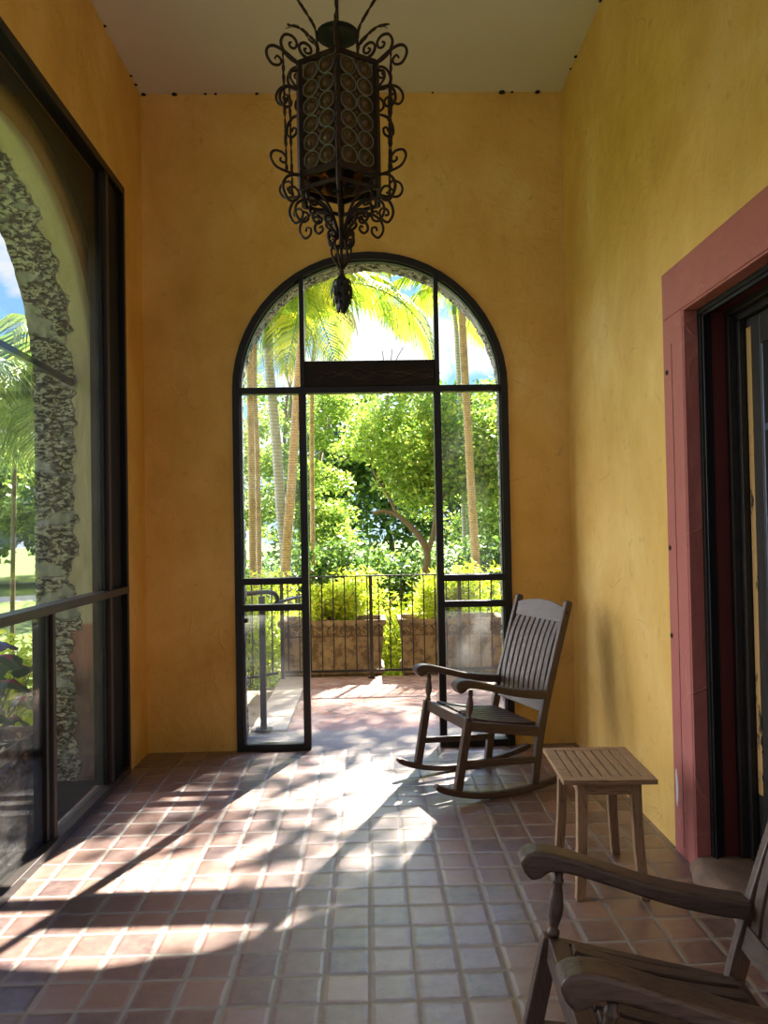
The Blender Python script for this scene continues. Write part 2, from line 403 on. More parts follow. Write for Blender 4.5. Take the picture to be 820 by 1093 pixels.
def reveal(fmap, pts, t0, t1, ca, zs, name, amp=.018, inward=.012, NT_=26):
    # resample outline densely
    P = [Vector(p) for p in pts]; L = [0]
    for a, b in zip(P, P[1:]): L.append(L[-1]+(b-a).length)
    n = int(L[-1]/.018); R = []
    for i in range(n+1):
        s_ = L[-1]*i/n; k = max(j for j in range(len(L)-1) if L[j] <= s_+1e-9)
        R.append(P[k].lerp(P[k+1], (s_-L[k])/(L[k+1]-L[k])))
    vs, fs, ac = [], [], []
    for p in R:
        d = Vector((ca-p.x, 0)) if p.y <= zs else Vector((ca-p.x, zs-p.y)); d.normalize()
        for j in range(NT_+1):
            u = j/NT_; t = t0+(t1-t0)*u
            w = Vector(fmap(p.x, p.y, t))
            nz = noise.noise(w*9)*.6+noise.noise(w*31)*.5+noise.noise(w*70)*.25
            st = min(1, max(0, (u-.33)*6)); rd = .03*max(0, 1-u/.1)**2
            off = inward + st*(amp*nz+.006) + (1-st)*.003*noise.noise(w*12) - rd
            q = p + d*off
            if j == NT_: pass
            vs.append(fmap(q.x, q.y, t)); ac.append(u)
    m = NT_+1
    for i in range(len(R)-1):
        for j in range(NT_): fs.append((i*m+j, i*m+j+1, (i+1)*m+j+1, (i+1)*m+j))
    me = bpy.data.meshes.new(name); me.from_pydata(vs, [], fs); me.materials.append(m_reveal)
    at_ = me.attributes.new('across', 'FLOAT', 'POINT'); at_.data.foreach_set('value', ac)
    me.polygons.foreach_set('use_smooth', [True]*len(me.polygons)); me.update()
    o = bpy.data.objects.new(name, me); C.objects.link(o); return o
AX, AZ, AR = .030, 2.445, .945
bm_ = lambda a, z, t: (a, t, z)
mb = MB(); bp = arch_wall(bm_, XL-.45, XR+.45, HC+.05, AX, AZ, AR, D, D+.36, mb)
S(mb.build('wall_back', m_yel), 'ochre yellow plaster wall around the arched screen door')
S(reveal(bm_, bp, D, D+.36, AX, AZ, 'trim_1'), 'rough coral stone reveal of the far arch')
# left wall: shallow rectangular niche holding the screen frame, then a thick wall with a stone arch
NY1, NY0, NZ = 4.84, 2.30, 3.675
TX = XL-.125
mb = MB()
mb.box(TX, XL, NY1, D, 0, HC+.05); mb.box(TX, XL, Y0, NY0, 0, HC+.05); mb.box(TX, XL, NY0, NY1, NZ, HC+.05)
S(mb.build('wall_left', m_yel), 'golden plaster wall around the big screened window')
LY, LZ, LR = 3.60, 2.335, 1.10
lm = lambda a, z, t: (t, a, z)
mb = MB(); lp = arch_wall(lm, Y0, D, HC+.05, LY, LZ, LR, TX-.003, TX-.385, mb, z0=-.0)
S(mb.build('wall_left_outer', m_yel), 'shaded plaster face behind the window screens')
S(reveal(lm, lp, TX-.003, TX-.385, LY, LZ, 'trim_2', amp=.022), 'coral stone and plaster reveal of the side arch')
# outer leaf goes down below the gallery floor
S(MB().box(TX-.385, TX-.003, Y0, LY-LR, -.9, 0).box(TX-.385, TX-.003, LY-LR, D, -.9, -.02).build('trim_3', m_conc), 'low outer footing under the side arch')
# right wall with the framed door opening
DY0, DY1, DZ = 1.95, 3.285, 2.425
mb = MB()
mb.box(XR, XR+.5, DY1+.0, D, 0, HC+.05); mb.box(XR, XR+.5, Y0, DY0, 0, HC+.05); mb.box(XR, XR+.5, DY0, DY1, DZ, HC+.05)
S(mb.build('wall_right', m_yel), 'pale yellow plaster wall beside the wooden door')
# door surround and layered recess
dr = empty('door_1', (XR, (DY0+DY1)/2, 0), label='dark wooden glazed door in a dusty pink plaster surround', kind='structure')
def dpart(mb, name, mat, bevel=0., parent=dr, label=None):
    ox = Vector(dr.location) if parent is dr else Vector(dr.location)
    mb.v = [tuple(Vector(v)-ox) for v in mb.v]
    return mb.build(name, mat, parent, bevel, label=label)
SO = .215
def portal(x0, x1, win, wout):
    """a U of three boxes around the opening; win/wout distances outwards from the opening edge (negative = inwards)"""
    m = MB()
    m.box(x0, x1, DY1+win, DY1+wout, 0, DZ+win); m.box(x0, x1, DY0-wout, DY0-win, 0, DZ+win); m.box(x0, x1, DY0-wout, DY1+wout, DZ+win, DZ+wout)
    return m
dpart(portal(XR-.012, XR+.0, 0, SO), 'surround', m_pink, .006)
dpart(portal(XR-.008, XR+.055, -.010, .0), 'pink_lining', m_pink, .003)
dpart(portal(XR+.055, XR+.105, -.03, .0), 'screen_channel', m_black, .004)
dpart(portal(XR+.062, XR+.072, -.045, -.03), 'channel_lip', m_frame, .002)
m_maroon = plain('maroon painted jamb', (.11, .022, .02), .55, 0, .2, 5, .3, .4)
dpart(portal(XR+.105, XR+.170, -.018, .0), 'inner_jamb', m_maroon, .003)
m_oldwood = wood('old black wood', (.012, .011, .010), (.035, .030, .027), .5, 'Z')
j = portal(XR+.170, XR+.205, -.045, .0)
for dd in (.012, .026): j.v += []
dpart(j, 'door_frame', m_oldwood, .004)
dpart(portal(XR+.205, XR+.235, -.07, .0), 'door_stop', m_oldwood, .004)
m_worn = None
def worn_mat():
    t = NT('worn ochre edge'); p = t.pos()
    f = t.rng(t.math('ADD', t.noise(t.sc(p, (1, 1, .5)), 22, 5, .7), t.math('MULTIPLY', t.xyz(p)[2], .05)), .44, .50)
    t.bsdf(t.mix(f, (.03, .018, .012), (.42, .26, .10)), .6, 0, None, .4); return t.m
m_worn = worn_mat()
XD = XR+.235
leaf = MB(); Y1_, Y0_ = DY1-.07, DY0+.07
for yy0, yy1 in ((Y1_-.115, Y1_), (Y0_, Y0_+.115)): leaf.box(XD, XD+.045, yy0, yy1, .06, DZ-.07)
leaf.box(XD, XD+.045, Y0_+.115, Y1_-.115, DZ-.2, DZ-.07); leaf.box(XD, XD+.045, Y0_+.115, Y1_-.115, .06, .32)
ym = (Y0_+Y1_)/2; leaf.box(XD, XD+.045, ym-.06, ym+.06, .32, DZ-.2)
lf = dpart(leaf, 'door_leaf', m_oldwood, .004)
e = MB().box(XD-.004, XD+.001, Y1_-.048, Y1_-.010, .35, DZ-.11); dpart(e, 'worn_edge', m_worn, 0, lf, 'ochre paint showing on the worn door edge')
m_blue_lit = plain('blue grey sky light', (.10, .13, .19), .35, .2, .3, 9, .2, .5)  # blue light falling on the muntins, painted in as their colour
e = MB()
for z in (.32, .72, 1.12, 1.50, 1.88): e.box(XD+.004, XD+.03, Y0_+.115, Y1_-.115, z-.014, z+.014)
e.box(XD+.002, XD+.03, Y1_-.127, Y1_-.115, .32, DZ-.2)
dpart(e, 'muntins', m_blue_lit, .002, lf)
m_dglass = plain('dark glass', (.006, .007, .009), .12, 0, .2, 4, 0., .6)
dpart(MB().box(XD+.02, XD+.028, Y0_+.11, Y1_-.11, .30, DZ-.19), 'glass', m_dglass, 0, lf)
# small details on the surround: cracked line, bolts, bare white chip
for (yy, zz) in ((3.455, 2.18), (3.47, 1.38), (3.475, .98)):
    dpart(MB().lathe([(.011, 0), (.012, .004), (.004, .008)], (XR-.012, yy, zz), 8, (-1, 0, 0)), 'bolt_head', m_iron)
chip = [(3.462+.012*math.sin(a)*(1+.3*math.sin(3*a)), .295+.085*math.cos(a)) for a in [2*PI*i/16 for i in range(16)]]
m_white = plain('bare white plaster', (.72, .72, .70), .8, 0, .1, 20, .3, .2)
dpart(MB().prism(chip, XR-.0135, XR-.011, 'yz'), 'chipped_patch', m_white, label='bare white chip in pink paint')
dpart(MB().beam((XR-.0122, 3.395, .05), (XR-.0122, 3.40, 2.30), .0025, .003, (0, 1, 0)), 'surround_crack', m_maroon)
# door sill of rough stone
th = MB(); n = 26
vs, fs = [], []
prof = [(XR-.05, .0), (XR-.045, .03), (XR-.02, .052), (XR+.02, .058), (XR+.1, .06), (XR+.24, .058)]
for i in range(n+1):
    yy = DY0+.002+(DY1-DY0-.004)*i/n
    for k, (a, b) in enumerate(prof):
        w = Vector((a, yy, b)); nn = noise.noise(w*9)*.035+noise.noise(w*34)*.014
        vs.append((a-(nn if k < 4 else 0), yy, max(0, b+(nn*.5 if 0 < k else 0))))
for i in range(n):
    for k in range(5): fs.append((i*6+k, i*6+k+1, i*6+7+k, i*6+6+k))
fs += [tuple(range(5, -1, -1)), tuple(n*6+k for k in range(6))]
th.add(vs, fs)
m_sill = plain('worn sill stone', (.22, .15, .11), .8, 0, .45, 9, .9, .3)
S(th.build('trim_4', m_sill, smooth=True), 'worn stone door sill')
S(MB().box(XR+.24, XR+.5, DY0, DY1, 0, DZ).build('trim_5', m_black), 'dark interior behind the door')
# chipped spots along the ceiling joint
mb = MB()
for px, py, rr in ((143, 99, .012), (153, 100, .016), (186, 101, .018), (219, 99.5, .010), (230, 99.5, .010), (274, 101, .012), (462, 98, .008), (536, 96.5, .022), (547, 97.5, .01), (574, 97, .018)):
    p = at(px, py, D-.012); mb.lathe([(rr*.3, -rr*.6), (rr*1.1, -rr*.3), (rr, .0), (rr*.7, rr*.5), (rr*.2, rr*.6)], (p.x, D-.006, HC-.004), 7)
for y_, rr in ((4.82, .012), (4.30, .010), (3.98, .012), (4.95, .008)):
    mb.lathe([(rr*.3, -rr*.6), (rr*1.1, -rr*.3), (rr, 0), (rr*.2, rr*.6)], (XR-.006, y_, HC-.004), 7)
for y_, rr in ((5.0, .010), (4.5, .010), (5.1, .012)):
    mb.lathe([(rr*.3, -rr*.6), (rr*1.1, -rr*.3), (rr, 0), (rr*.2, rr*.6)], (XL+.006, y_, HC-.004), 7)
m_chip = plain('dark chipped mortar', (.03, .025, .02), .95, 0, .5, 60, 1, .1)
S(mb.build('trim_6', m_chip, smooth=True), 'dark chipped spots along the ceiling joint')
# ------------------------------------------------------------------ left screened window
w1 = empty('window_1', (XL, 3.6, 0), label='tall black framed screened window in front of the side arch', kind='structure')
def wp(mb, name, mat, bevel=.003, label=None):
    ox = Vector(w1.location); mb.v = [tuple(Vector(v)-ox) for v in mb.v]; return mb.build(name, mat, w1, bevel, label=label)
fx0, fx1 = XL-.072, XL+.006
wp(MB().box(fx0, fx1, NY1-.035, NY1, 0, NZ).box(fx0, fx1, NY0, NY0+.035, 0, NZ).box(fx0, fx1, NY0+.035, NY1-.035, NZ-.05, NZ), 'window_frame', m_frame)
wp(MB().box(XL-.065, XL+.014, NY0+.035, NY1-.035, 0, .042), 'floor_sill', m_frame2, label='weathered metal sill on the floor')
wp(MB().box(XL-.078, XL+.002, 4.50, 4.54, .042, NZ-.05), 'mullion', m_frame2)
wp(MB().box(XL-.090, XL-.02, 4.46, 4.50, .042, NZ-.05), 'mullion', m_frame)
wp(MB().box(XL-.040, XL-.028, 4.54, NY1-.035, .042, NZ-.05), 'filler_panel', m_black)
wp(MB().box(XL-.070, XL+.018, NY0+.035, NY1-.035, 1.116, 1.158), 'rail', m_frame2)
wp(MB().box(XL-.075, XL-.004, 3.70, 3.735, .042, 1.116), 'post', m_frame2)
wp(MB().box(XL-.085, XL-.02, 3.655, 3.70, .042, 1.116), 'post', m_frame)
SR = 1.185
for k, (a0, a1, z0, z1) in enumerate(((NY0+.035, 4.46, 1.158, NZ-.05), (3.735, 4.46, .042, 1.116), (NY0+.035, 3.655, .042, 1.116))):
    wp(MB().box(XL-.034, XL-.031, a0, a1, z0, z1), 'pane', m_screen, 0)
# black sheet with arched cut-out, added to paint shade over the wall behind
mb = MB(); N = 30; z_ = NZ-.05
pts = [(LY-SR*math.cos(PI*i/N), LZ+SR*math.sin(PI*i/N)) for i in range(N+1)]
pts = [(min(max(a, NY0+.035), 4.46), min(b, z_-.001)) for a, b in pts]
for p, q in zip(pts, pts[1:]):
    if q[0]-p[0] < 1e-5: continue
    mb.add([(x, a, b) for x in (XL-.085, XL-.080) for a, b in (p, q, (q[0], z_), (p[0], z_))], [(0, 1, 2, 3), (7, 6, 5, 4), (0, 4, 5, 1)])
wp(mb, 'spandrel_shade', m_black, 0)
# tie bar across the side arch
o = MB().beam((TX-.155, LY-LR-.05, 2.46), (TX-.155, LY+LR+.05, 2.41), .030, .036, (1, 0, 0)).build('tie_bar', m_frame, bevel=.003)
tag(o, 'thin dark iron bar crossing the side arch behind the screen', 'metal bar')
# ------------------------------------------------------------------ arched screen door
d2 = empty('door_2', (AX, D, 0), label='black framed arched screen door with an open centre bay', kind='structure')
def ap(mb, name, mat, bevel=.003, label=None, parent=None):
    ox = Vector(d2.location); mb.v = [tuple(Vector(v)-ox) for v in mb.v]; return mb.build(name, mat, parent or d2, bevel, label=label)
fy0, fy1 = D-.020, D+.045
def arcband(r0_, r1_, ya, yb, N=28):
    m = MB()
    prof = [(ya, r1_), (yb, r1_), (yb, r0_), (ya, r0_)]
    cen = [(-1, 0.)] + [(-math.cos(PI*i/N), None) for i in range(N+1)] + [(1, 0.)]
    path = [((-1, 0), 0.)] + [((-math.cos(PI*i/N), math.sin(PI*i/N)), AZ) for i in range(N+1)] + [((1, 0), 0.)]
    vs = []
    for (c_, s_), zb in path:
        for y_, r_ in prof: vs.append((AX+c_*r_, y_, zb+s_*r_))
    n = len(path); fs = [(0, 1, 2, 3), (4*n-1, 4*n-2, 4*n-3, 4*n-4)]
    for i in range(n-1):
        for k in range(4): fs.append((4*i+k, 4*i+4+k, 4*i+4+(k+1) % 4, 4*i+(k+1) % 4))
    return m.add(vs, fs)
ap(arcband(.893, .942, fy0, fy1), 'door_frame', m_frame, 0)
ap(arcband(.884, .8925, fy0+.03, fy1+.01), 'inner_bead', m_frame, 0)
ztopL = AZ+math.sqrt(.893**2-(.433+AX)**2); ztopR = AZ+math.sqrt(.893**2-(.489-AX)**2)
ap(MB().box(-.461, -.412, fy0-.004, fy1, .001, 2.418), 'post', m_frame); ap(MB().box(.461, .510, fy0-.004, fy1, .001, 2.418), 'post', m_frame)
ap(MB().box(-.449, -.417, fy0, fy1, 2.463, ztopL+.01), 'upper_post', m_frame); ap(MB().box(.473, .505, fy0, fy1, 2.463, ztopR+.01), 'upper_post', m_frame)
ap(MB().box(-.86, .92, fy0-.002, fy1+.002, 2.418, 2.463), 'transom', m_frame)
bx = ap(MB().box(-.417, .472, fy0+.004, fy1+.09, 2.464, 2.640), 'header_box', plain('dark brown wood box', (.014, .009, .008), .6, 0, .4, 6, .3, .3), .004)
# dry vines caught on the header box
mb = MB(); random.seed(3)
for k in range(15):
    x0 = random.uniform(-.40, .25); z0 = random.uniform(2.49, 2.56); L = random.uniform(.15, .38); pts = []
    for i in range(7):
        t = i/6; pts.append((min(.46, x0+L*t), fy0-.003-.006*math.sin(t*PI)*random.random(), z0+.03*math.sin(t*3+k)+.012*random.uniform(-1, 1)))
    mb.tube(cr(pts, 3), .0014, 4)
ap(mb, 'dry_vine', plain('dry vine', (.10, .07, .06), .8, 0, .3, 9, .2), 0, 'dry vine tendrils stuck to the header box', bx)
for x0, x1 in ((-.868, -.461), (.510, .930)):
    ap(MB().box(x0, x1, fy0, fy1-.01, 1.120, 1.165), 'rail', m_frame); ap(MB().box(x0, x1, fy0, fy1-.01, .942, .986), 'rail', m_frame)
    ap(MB().box(x0, x1, fy0-.006, fy1, .001, .045), 'bottom_rail', m_frame)
    ym = D+.006
    for z0, z1, m in ((.045, .942, m_dusty), (1.165, 2.418, m_glass), (.986, 1.12, m_glass)):
        ap(MB().box(x0, x1, ym, ym+.003, z0, z1), 'pane', m, 0)
    # thin bright bead on the panes
    # segment pane above
    N = 14; xs = [x0+(x1-x0)*i/N for i in range(N+1)]
    out = [(x0, 2.463), (x1, 2.463)] + [(x, max(2.464, AZ+math.sqrt(max(0, .888**2-(x-AX)**2)))) for x in reversed(xs)]
    ap(MB().prism(out, ym, ym+.003, 'xz'), 'pane', m_glass, 0)
N = 16; xs = [-.417+(.472+.417)*i/N for i in range(N+1)]
out = [(-.417, 2.64), (.472, 2.64)] + [(x, AZ+math.sqrt(.888**2-(x-AX)**2)) for x in reversed(xs)]
ap(MB().prism(out, D+.006, D+.009, 'xz'), 'pane', m_glass, 0)
ap(MB().lathe([(.012, 0), (.014, .01), (.010, .03), (.016, .045), (.014, .06)], (-.835, fy0+.01, .885), 10, (0, -1, 0)), 'latch_knob', m_frame)
# ------------------------------------------------------------------ terrace
tr = MB().box(-.63, 3.2, 6.168, 7.72, -.9, -.001); S(tr.build('floor_terrace', m_brick), 'red brick terrace')
S(MB().box(-.63, 3.2, 5.70, 6.168, -.9, -.001).build('trim_7', m_border), 'brick border courses of the terrace')
S(MB().box(-1.2, 3.2, D, 5.70, -.9, -.001).build('trim_8', m_conc), 'worn concrete threshold strip')
mb = MB()
for k in range(5): mb.box(-.90, -.632, 5.702+k*.402, 6.098+k*.402 if k < 4 else 7.72, -.9, .012)
S(mb.build('trim_9', m_curb, bevel=.006), 'pale stone curb along the terrace edge')
S(MB().box(-2.0, -.902, 5.702, 7.9, -.9, -.16).build('trim_10', m_conc), 'lower concrete landing')
S(MB().box(-3.1, -2.0, 5.3, 7.9, -.9, -.42).build('trim_11', m_conc), 'lower step of the landing')
# ground
mb = MB(); mb.add([(-90, -6, -.82), (70, -6, -.82), (70, 120, -.82), (-90, 120, -.82)], [(0, 1, 2, 3)])
S(mb.build('ground', m_ground), 'lawn and garden ground')
# ------------------------------------------------------------------ railings
def railing(name, pts, posts, label, y=7.63, zb=.075, zt=1.02, group=None):
    (x0, y0), (x1, y1) = pts; L = math.hypot(x1-x0, y1-y0)
    r = empty(name, (x0, y0, 0), math.atan2(y1-y0, x1-x0), label, 'railing', group)
    MB().box(-.02, L+.02, -.022, .022, zt-.014, zt).build('top_rail', m_rail, r, .003)
    MB().box(0, L, -.010, .010, zb-.012, zb+.012).build('bottom_rail', m_rail, r, .002)
    for p in posts:
        a = MB().box(p-.017, p+.017, -.017, .017, .006, zt-.014).build('post', m_rail, r, .002)
        MB().lathe([(.045, .0), (.045, .008), (.02, .014)], (p, 0, 0), 12).build('foot_plate', m_rail, a)
    k = 0; x = .06
    while x < L-.02:
        if min(abs(x-p) for p in posts) > .03:
            a = MB().box(x-.006, x+.006, -.006, .006, zb+.012, zt-.014).build('baluster', m_rail, r)
            MB().lathe([(.007, -.016), (.014, -.006), (.014, .006), (.007, .016)], (x, 0, .53), 8).build('collar', m_rail, a)
        x += .1127
    return r
railing('railing', ((-.875, 7.63), (2.7, 7.63)), (0, .885, 1.77, 2.66, 3.56), 'black iron balustrade along the far terrace edge in front of the stone planters')
railing('railing', ((-1.62, 7.02), (-.92, 7.60)), (0,), 'short black iron balustrade slanting down beside the left steps')
h = empty('handrail', (-.80, 5.70, 0), 0, 'single dark post with a scrolled handrail just outside the left screen', 'handrail')
MB().box(-.022, .022, -.022, .022, .02, 1.0).build('post', m_rail, h, .003)
MB().box(-.06, .06, -.05, .05, .0115, .022).build('foot_plate', m_rail, h, .002)
MB().tube(cr([(-.14, .02, 1.02), (-.05, 0, 1.025), (.03, 0, 1.03), (.09, 0, 1.02), (.115, 0, .975), (.09, 0, .935), (.05, .0, .925)], 5)+[], [.017]*31, 8).build('scroll_rail', m_rail, h, smooth=True)
MB().tube(cr([(.06, 0, .92), (.12, .1, .945), (.21, .25, .96), (.26, .4, .955)], 5), .013, 8).build('scroll_end', m_rail, h, smooth=True)
# ------------------------------------------------------------------ stone planters
def spiral(cx, cz, r, turns, sgn, y, start=0., n=22):
    return [(cx+sgn*r*(1-.85*i/n)*math.cos(start+turns*2*PI*i/n), y, cz+r*(1-.85*i/n)*math.sin(start+turns*2*PI*i/n)) for i in range(n+1)]
def make_planter(W=1.10, H=.545, DP=.46):
    r = empty('stone_planter', (0, 0, 0), cat='planter')
    def ring(f, z): return [(-W/2*f, -DP/2*f, z), (W/2*f, -DP/2*f, z), (W/2*f, DP/2*f, z), (-W/2*f, DP/2*f, z)]
    lev = [(.955, 0), (.96, .05), (.91, .075), (.90, .10), (.915, .22), (.945, H-.19), (.955, H-.175), (.945, H-.165), (.955, H-.065), (.985, H-.055), (1., H-.04), (1., H-.012), (.99, H), (.93, H), (.90, H-.02), (.88, H-.09)]
    vs = []; [vs.extend(ring(f, z)) for f, z in lev]; n = len(lev)
    fs = [(3, 2, 1, 0), tuple(4*n-4+k for k in range(4))] + [(4*i+k, 4*i+(k+1) % 4, 4*i+4+(k+1) % 4, 4*i+4+k) for i in range(n-1) for k in range(4)]
    MB().add(vs, fs).build('trough', m_planter, r, .006)
    m_recess = bpy.data.materials.get('recess shade stone') or plain('recess shade stone', (.10, .076, .052), .95, 0, .5, 14, .5, .1)  # darker ground painting in the shade between the relief ornaments
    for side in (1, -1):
        MB().box(-W/2*.93, W/2*.93, -DP/2*.962 if side > 0 else DP/2*.94, -DP/2*.94 if side > 0 else DP/2*.962, H-.168, H-.062).build('relief_ground', m_recess, r)
    zc = H-.115; yf = -DP/2*.970
    for side in (1, -1):
        mb = MB(); k = -4
        while k <= 4:
            cx = k*.118; y = yf
            pts = []
            if k % 2 == 0:
                q = [(cx, y, zc+.044), (cx+.034, y, zc), (cx, y, zc-.044), (cx-.034, y, zc), (cx, y, zc+.044)]
                pts.append(q); pts.append([(cx+.012*math.cos(a), y, zc+.012*math.sin(a)) for a in [i*PI/4 for i in range(9)]])
            else:
                for sg in (1, -1):
                    pts.append(spiral(cx+sg*.03, zc-.004, .038, 1.5, sg, y, PI*.9)); pts.append(spiral(cx+sg*.056, zc+.030, .016, 1.1, -sg, y))
            for q in pts: mb.tube([(a*side, b*side, c) for a, b, c in q], .0085, 5)
            k += 1
        mb.build('relief_band', m_planter, r, smooth=True)
    MB().box(-W/2*.885, W/2*.885, -DP/2*.885, DP/2*.885, H-.10, H-.055).build('soil', m_soil, r)
    return r
pl = make_planter(); pl.location = (-.389, 8.0, .012)
tag(pl, 'long carved stone planter behind the iron railing, partly seen through the left screen', 'planter', 'carved stone planters')
p2 = dup(pl); p2.location = (.832, 8.0, .012); p2['label'] = 'carved stone planter behind the iron railing, beyond the near rocking chair arms'
p2['label'] = 'long carved stone planter behind the railing and the upright rocking chair'
p3 = dup(pl); p3.location = (TX-.20, 3.31, .001); p3.rotation_euler = (0, 0, PI/2)
p3['label'] = 'carved stone planter standing inside the side arch behind the glass'
S(MB().box(TX-.62, TX-.001, LY-LR-.1, LY+LR+.02, -.9, .0).build('trim_12', m_conc), 'sill slab inside the side arch')
for o_, x_ in ((pl, -.389), (p2, .832)):
    q = MB().box(x_-.50, x_+.50, 7.80, 8.22, -.82, .011).build('plinth', m_planter, None, .008)
    tag(q, 'low stone block under the %s planter' % ('left' if x_ < 0 else 'right'), 'stone block', 'plinths under the planters')
# ------------------------------------------------------------------ foliage tools
def leaves(P, size, up_bias=.3, aspect=.5, jitter=.35, N=None):
    """one folded leaf of four corners and a tip per point"""
    n = len(P); d = rng.normal(size=(n, 3)); d[:, 2] = d[:, 2]*.7-.1; d /= np.linalg.norm(d, axis=1)[:, None]
    nr = rng.normal(size=(n, 3)); nr[:, 2] += up_bias*3; nr -= d*(nr*d).sum(1)[:, None]; nr /= np.linalg.norm(nr, axis=1)[:, None]+1e-9
    sd = np.cross(d, nr); s = size*(1+jitter*rng.uniform(-1, 1, n))[:, None]
    a = P; b = P+d*s*.45+sd*s*aspect*.5-nr*s*.08; c = P+d*s-nr*s*.12; e = P+d*s*.45-sd*s*aspect*.5-nr*s*.08
    V = np.stack([a, b, c, e], 1).reshape(-1, 3); Fq = np.arange(4*n).reshape(n, 4)
    return V, Fq
def cloud(blobs, n):
    """points on and inside a set of blobs (cx, cy, cz, rx, ry, rz)"""
    B = np.array(blobs, float); w = (B[:, 3]*B[:, 4]*B[:, 5])**(2/3); k = rng.choice(len(B), n, p=w/w.sum())
    d = rng.normal(size=(n, 3)); d /= np.linalg.norm(d, axis=1)[:, None]
    r = 1-.55*rng.random(n)**1.6
    return B[k, :3]+d*B[k, 3:]*r[:, None]
def subblobs(c, R, n, rs):
    out = []
    for i in range(n):
        d = rng.normal(size=3); d /= np.linalg.norm(d); t = rng.random()**.45
        s = rs*rng.uniform(.6, 1.3)
        out.append((c[0]+d[0]*R[0]*t, c[1]+d[1]*R[1]*t, c[2]+d[2]*R[2]*t, s, s, s*.75))
    return out
def fork(mb, a, d, L, r, depth, spread=.6):
    pts = [a]; p = Vector(a); dd = Vector(d).normalized()
    for i in range(4):
        dd = (dd+Vector((random.uniform(-.22, .22), random.uniform(-.22, .22), random.uniform(-.05, .15)))).normalized(); p = p+dd*L/4; pts.append(tuple(p))
    mb.tube(pts, [r*(1-.1*i) for i in range(5)], 7)
    if depth > 0:
        for k in range(random.choice((2, 3))):
            nd = (dd+Vector((random.uniform(-spread, spread), random.uniform(-spread, spread), random.uniform(-.1, .4)))).normalized()
            fork(mb, tuple(p-dd*.02), nd, L*random.uniform(.6, .85), r*.58, depth-1, spread)
ZG = -.82
def tree(name, x, y, top, crowns, nl, size, mat, label, trunk=.14, nb=22, rs=.9, th_=2.2, depth=3, aspect=.5, group='broadleaf trees beyond the terrace', lean=(0, 0, 1)):
    r = empty(name, (x, y, ZG), 0, label, 'tree', group)
    mb = MB(); fork(mb, (0, 0, -.05), lean, th_, trunk, depth); mb.build('trunk', m_bark, r, smooth=True)
    B = []
    for (cx, cy, cz, rx, ry, rz) in crowns: B += subblobs((cx, cy, cz-ZG), (rx, ry, rz), nb, rs)
    V, Fq = leaves(cloud(B, nl), size, aspect=aspect)
    npmesh('crown', V, Fq, mat, r)
    return r
def frond(L, droop, lf_len, n=44, width=.035, stiff=.5, hang=.7, z0=.5, curl=0.):
    """frond along +X from the origin; returns verts, quads"""
    t = np.linspace(0, 1, n); ang = z0 - droop*t**1.3
    dx = np.cos(ang); dz = np.sin(ang); X = np.concatenate([[0], np.cumsum(dx[:-1])])*L/n; Z = np.concatenate([[0], np.cumsum(dz[:-1])])*L/n
    V = []
    Vr = []
    for s in (1, -1):
        for i in range(3, n):
            ll = lf_len*math.sin(PI*min(.97, .16+.84*t[i]))**.6*(1+.12*rng.uniform(-1, 1))
            fwd = .35+.6*t[i]; side = s*math.cos(.5*fwd)
            b = np.array([X[i], 0, Z[i]]); dv = np.array([fwd*math.cos(ang[i]), side, fwd*math.sin(ang[i])+.15-hang*.35]); dv /= np.linalg.norm(dv)
            mid = b+dv*ll*.5; tip = b+dv*ll*.95+np.array([0, 0, -hang*ll*.38*(1+.5*rng.random())])
            wv = np.array([math.cos(ang[i]), 0, math.sin(ang[i])])*width*.5
            V += [b-wv*.5, b+wv*.5, mid+wv, mid-wv, mid-wv, mid+wv, tip+wv*.1, tip-wv*.1]
    V = np.array(V); m = len(V)//8
    Fq = np.array([[8*i, 8*i+1, 8*i+2, 8*i+3] for i in range(m)]+[[8*i+4, 8*i+5, 8*i+6, 8*i+7] for i in range(m)])
    # weld the two halves of a leaflet: same island
    for i in range(m): Fq[m+i] = [8*i+3, 8*i+2, 8*i+6, 8*i+7]
    rk = [(X[i], 0, Z[i]) for i in range(0, n, 3)]
    q = MB().tube(rk, [.022*(1-.85*k/len(rk)) for k in range(len(rk))], 5)
    base = len(V); V = np.concatenate([V, np.array(q.v)]); Fq = np.concatenate([Fq, np.array([[base+a for a in f] for f in q.f if len(f) == 4])])
    return V, Fq
def palm(x, y, path, r0_, r1_, mat_t, label, fr, mat_f, z_ground=ZG, group='palms beyond the terrace', name='palm_tree', dry=0, FL=2.3, LL=.62, hang=.8, azs=None, w=.062):
    r = empty(name, (x, y, z_ground), 0, label, 'palm tree', group)
    P = cr([(a-x, b-y, c-z_ground) for a, b, c in path], 8)
    n = len(P); MB().tube(P, [r0_+(r1_-r0_)*i/(n-1) for i in range(n)], 12).build('trunk', mat_t, r, smooth=True)
    top = P[-1]
    if mat_f:
        MB().tube([top, top+Vector((0, 0, .35)), top+Vector((0, 0, .7))], [r1_*1.15, r1_*1.1, r1_*.5], 10).build('crownshaft', m_frond_g, r, smooth=True)
        for k in range(fr):
            az = (azs[k] if azs else 2*PI*k/fr+rng.uniform(-.25, .25)); el = rng.uniform(.25, 1.15)
            V, Fq = frond(FL*rng.uniform(.85, 1.1), rng.uniform(1.3, 1.9)+el*.5, LL, hang=hang, z0=el, width=w)
            o = npmesh('frond', V, Fq, m_frond_dry if k < dry else mat_f, r)
            o.location = top+Vector((0, 0, .55)); o.rotation_euler = (rng.uniform(-.5, .5), 0, az)
    return r
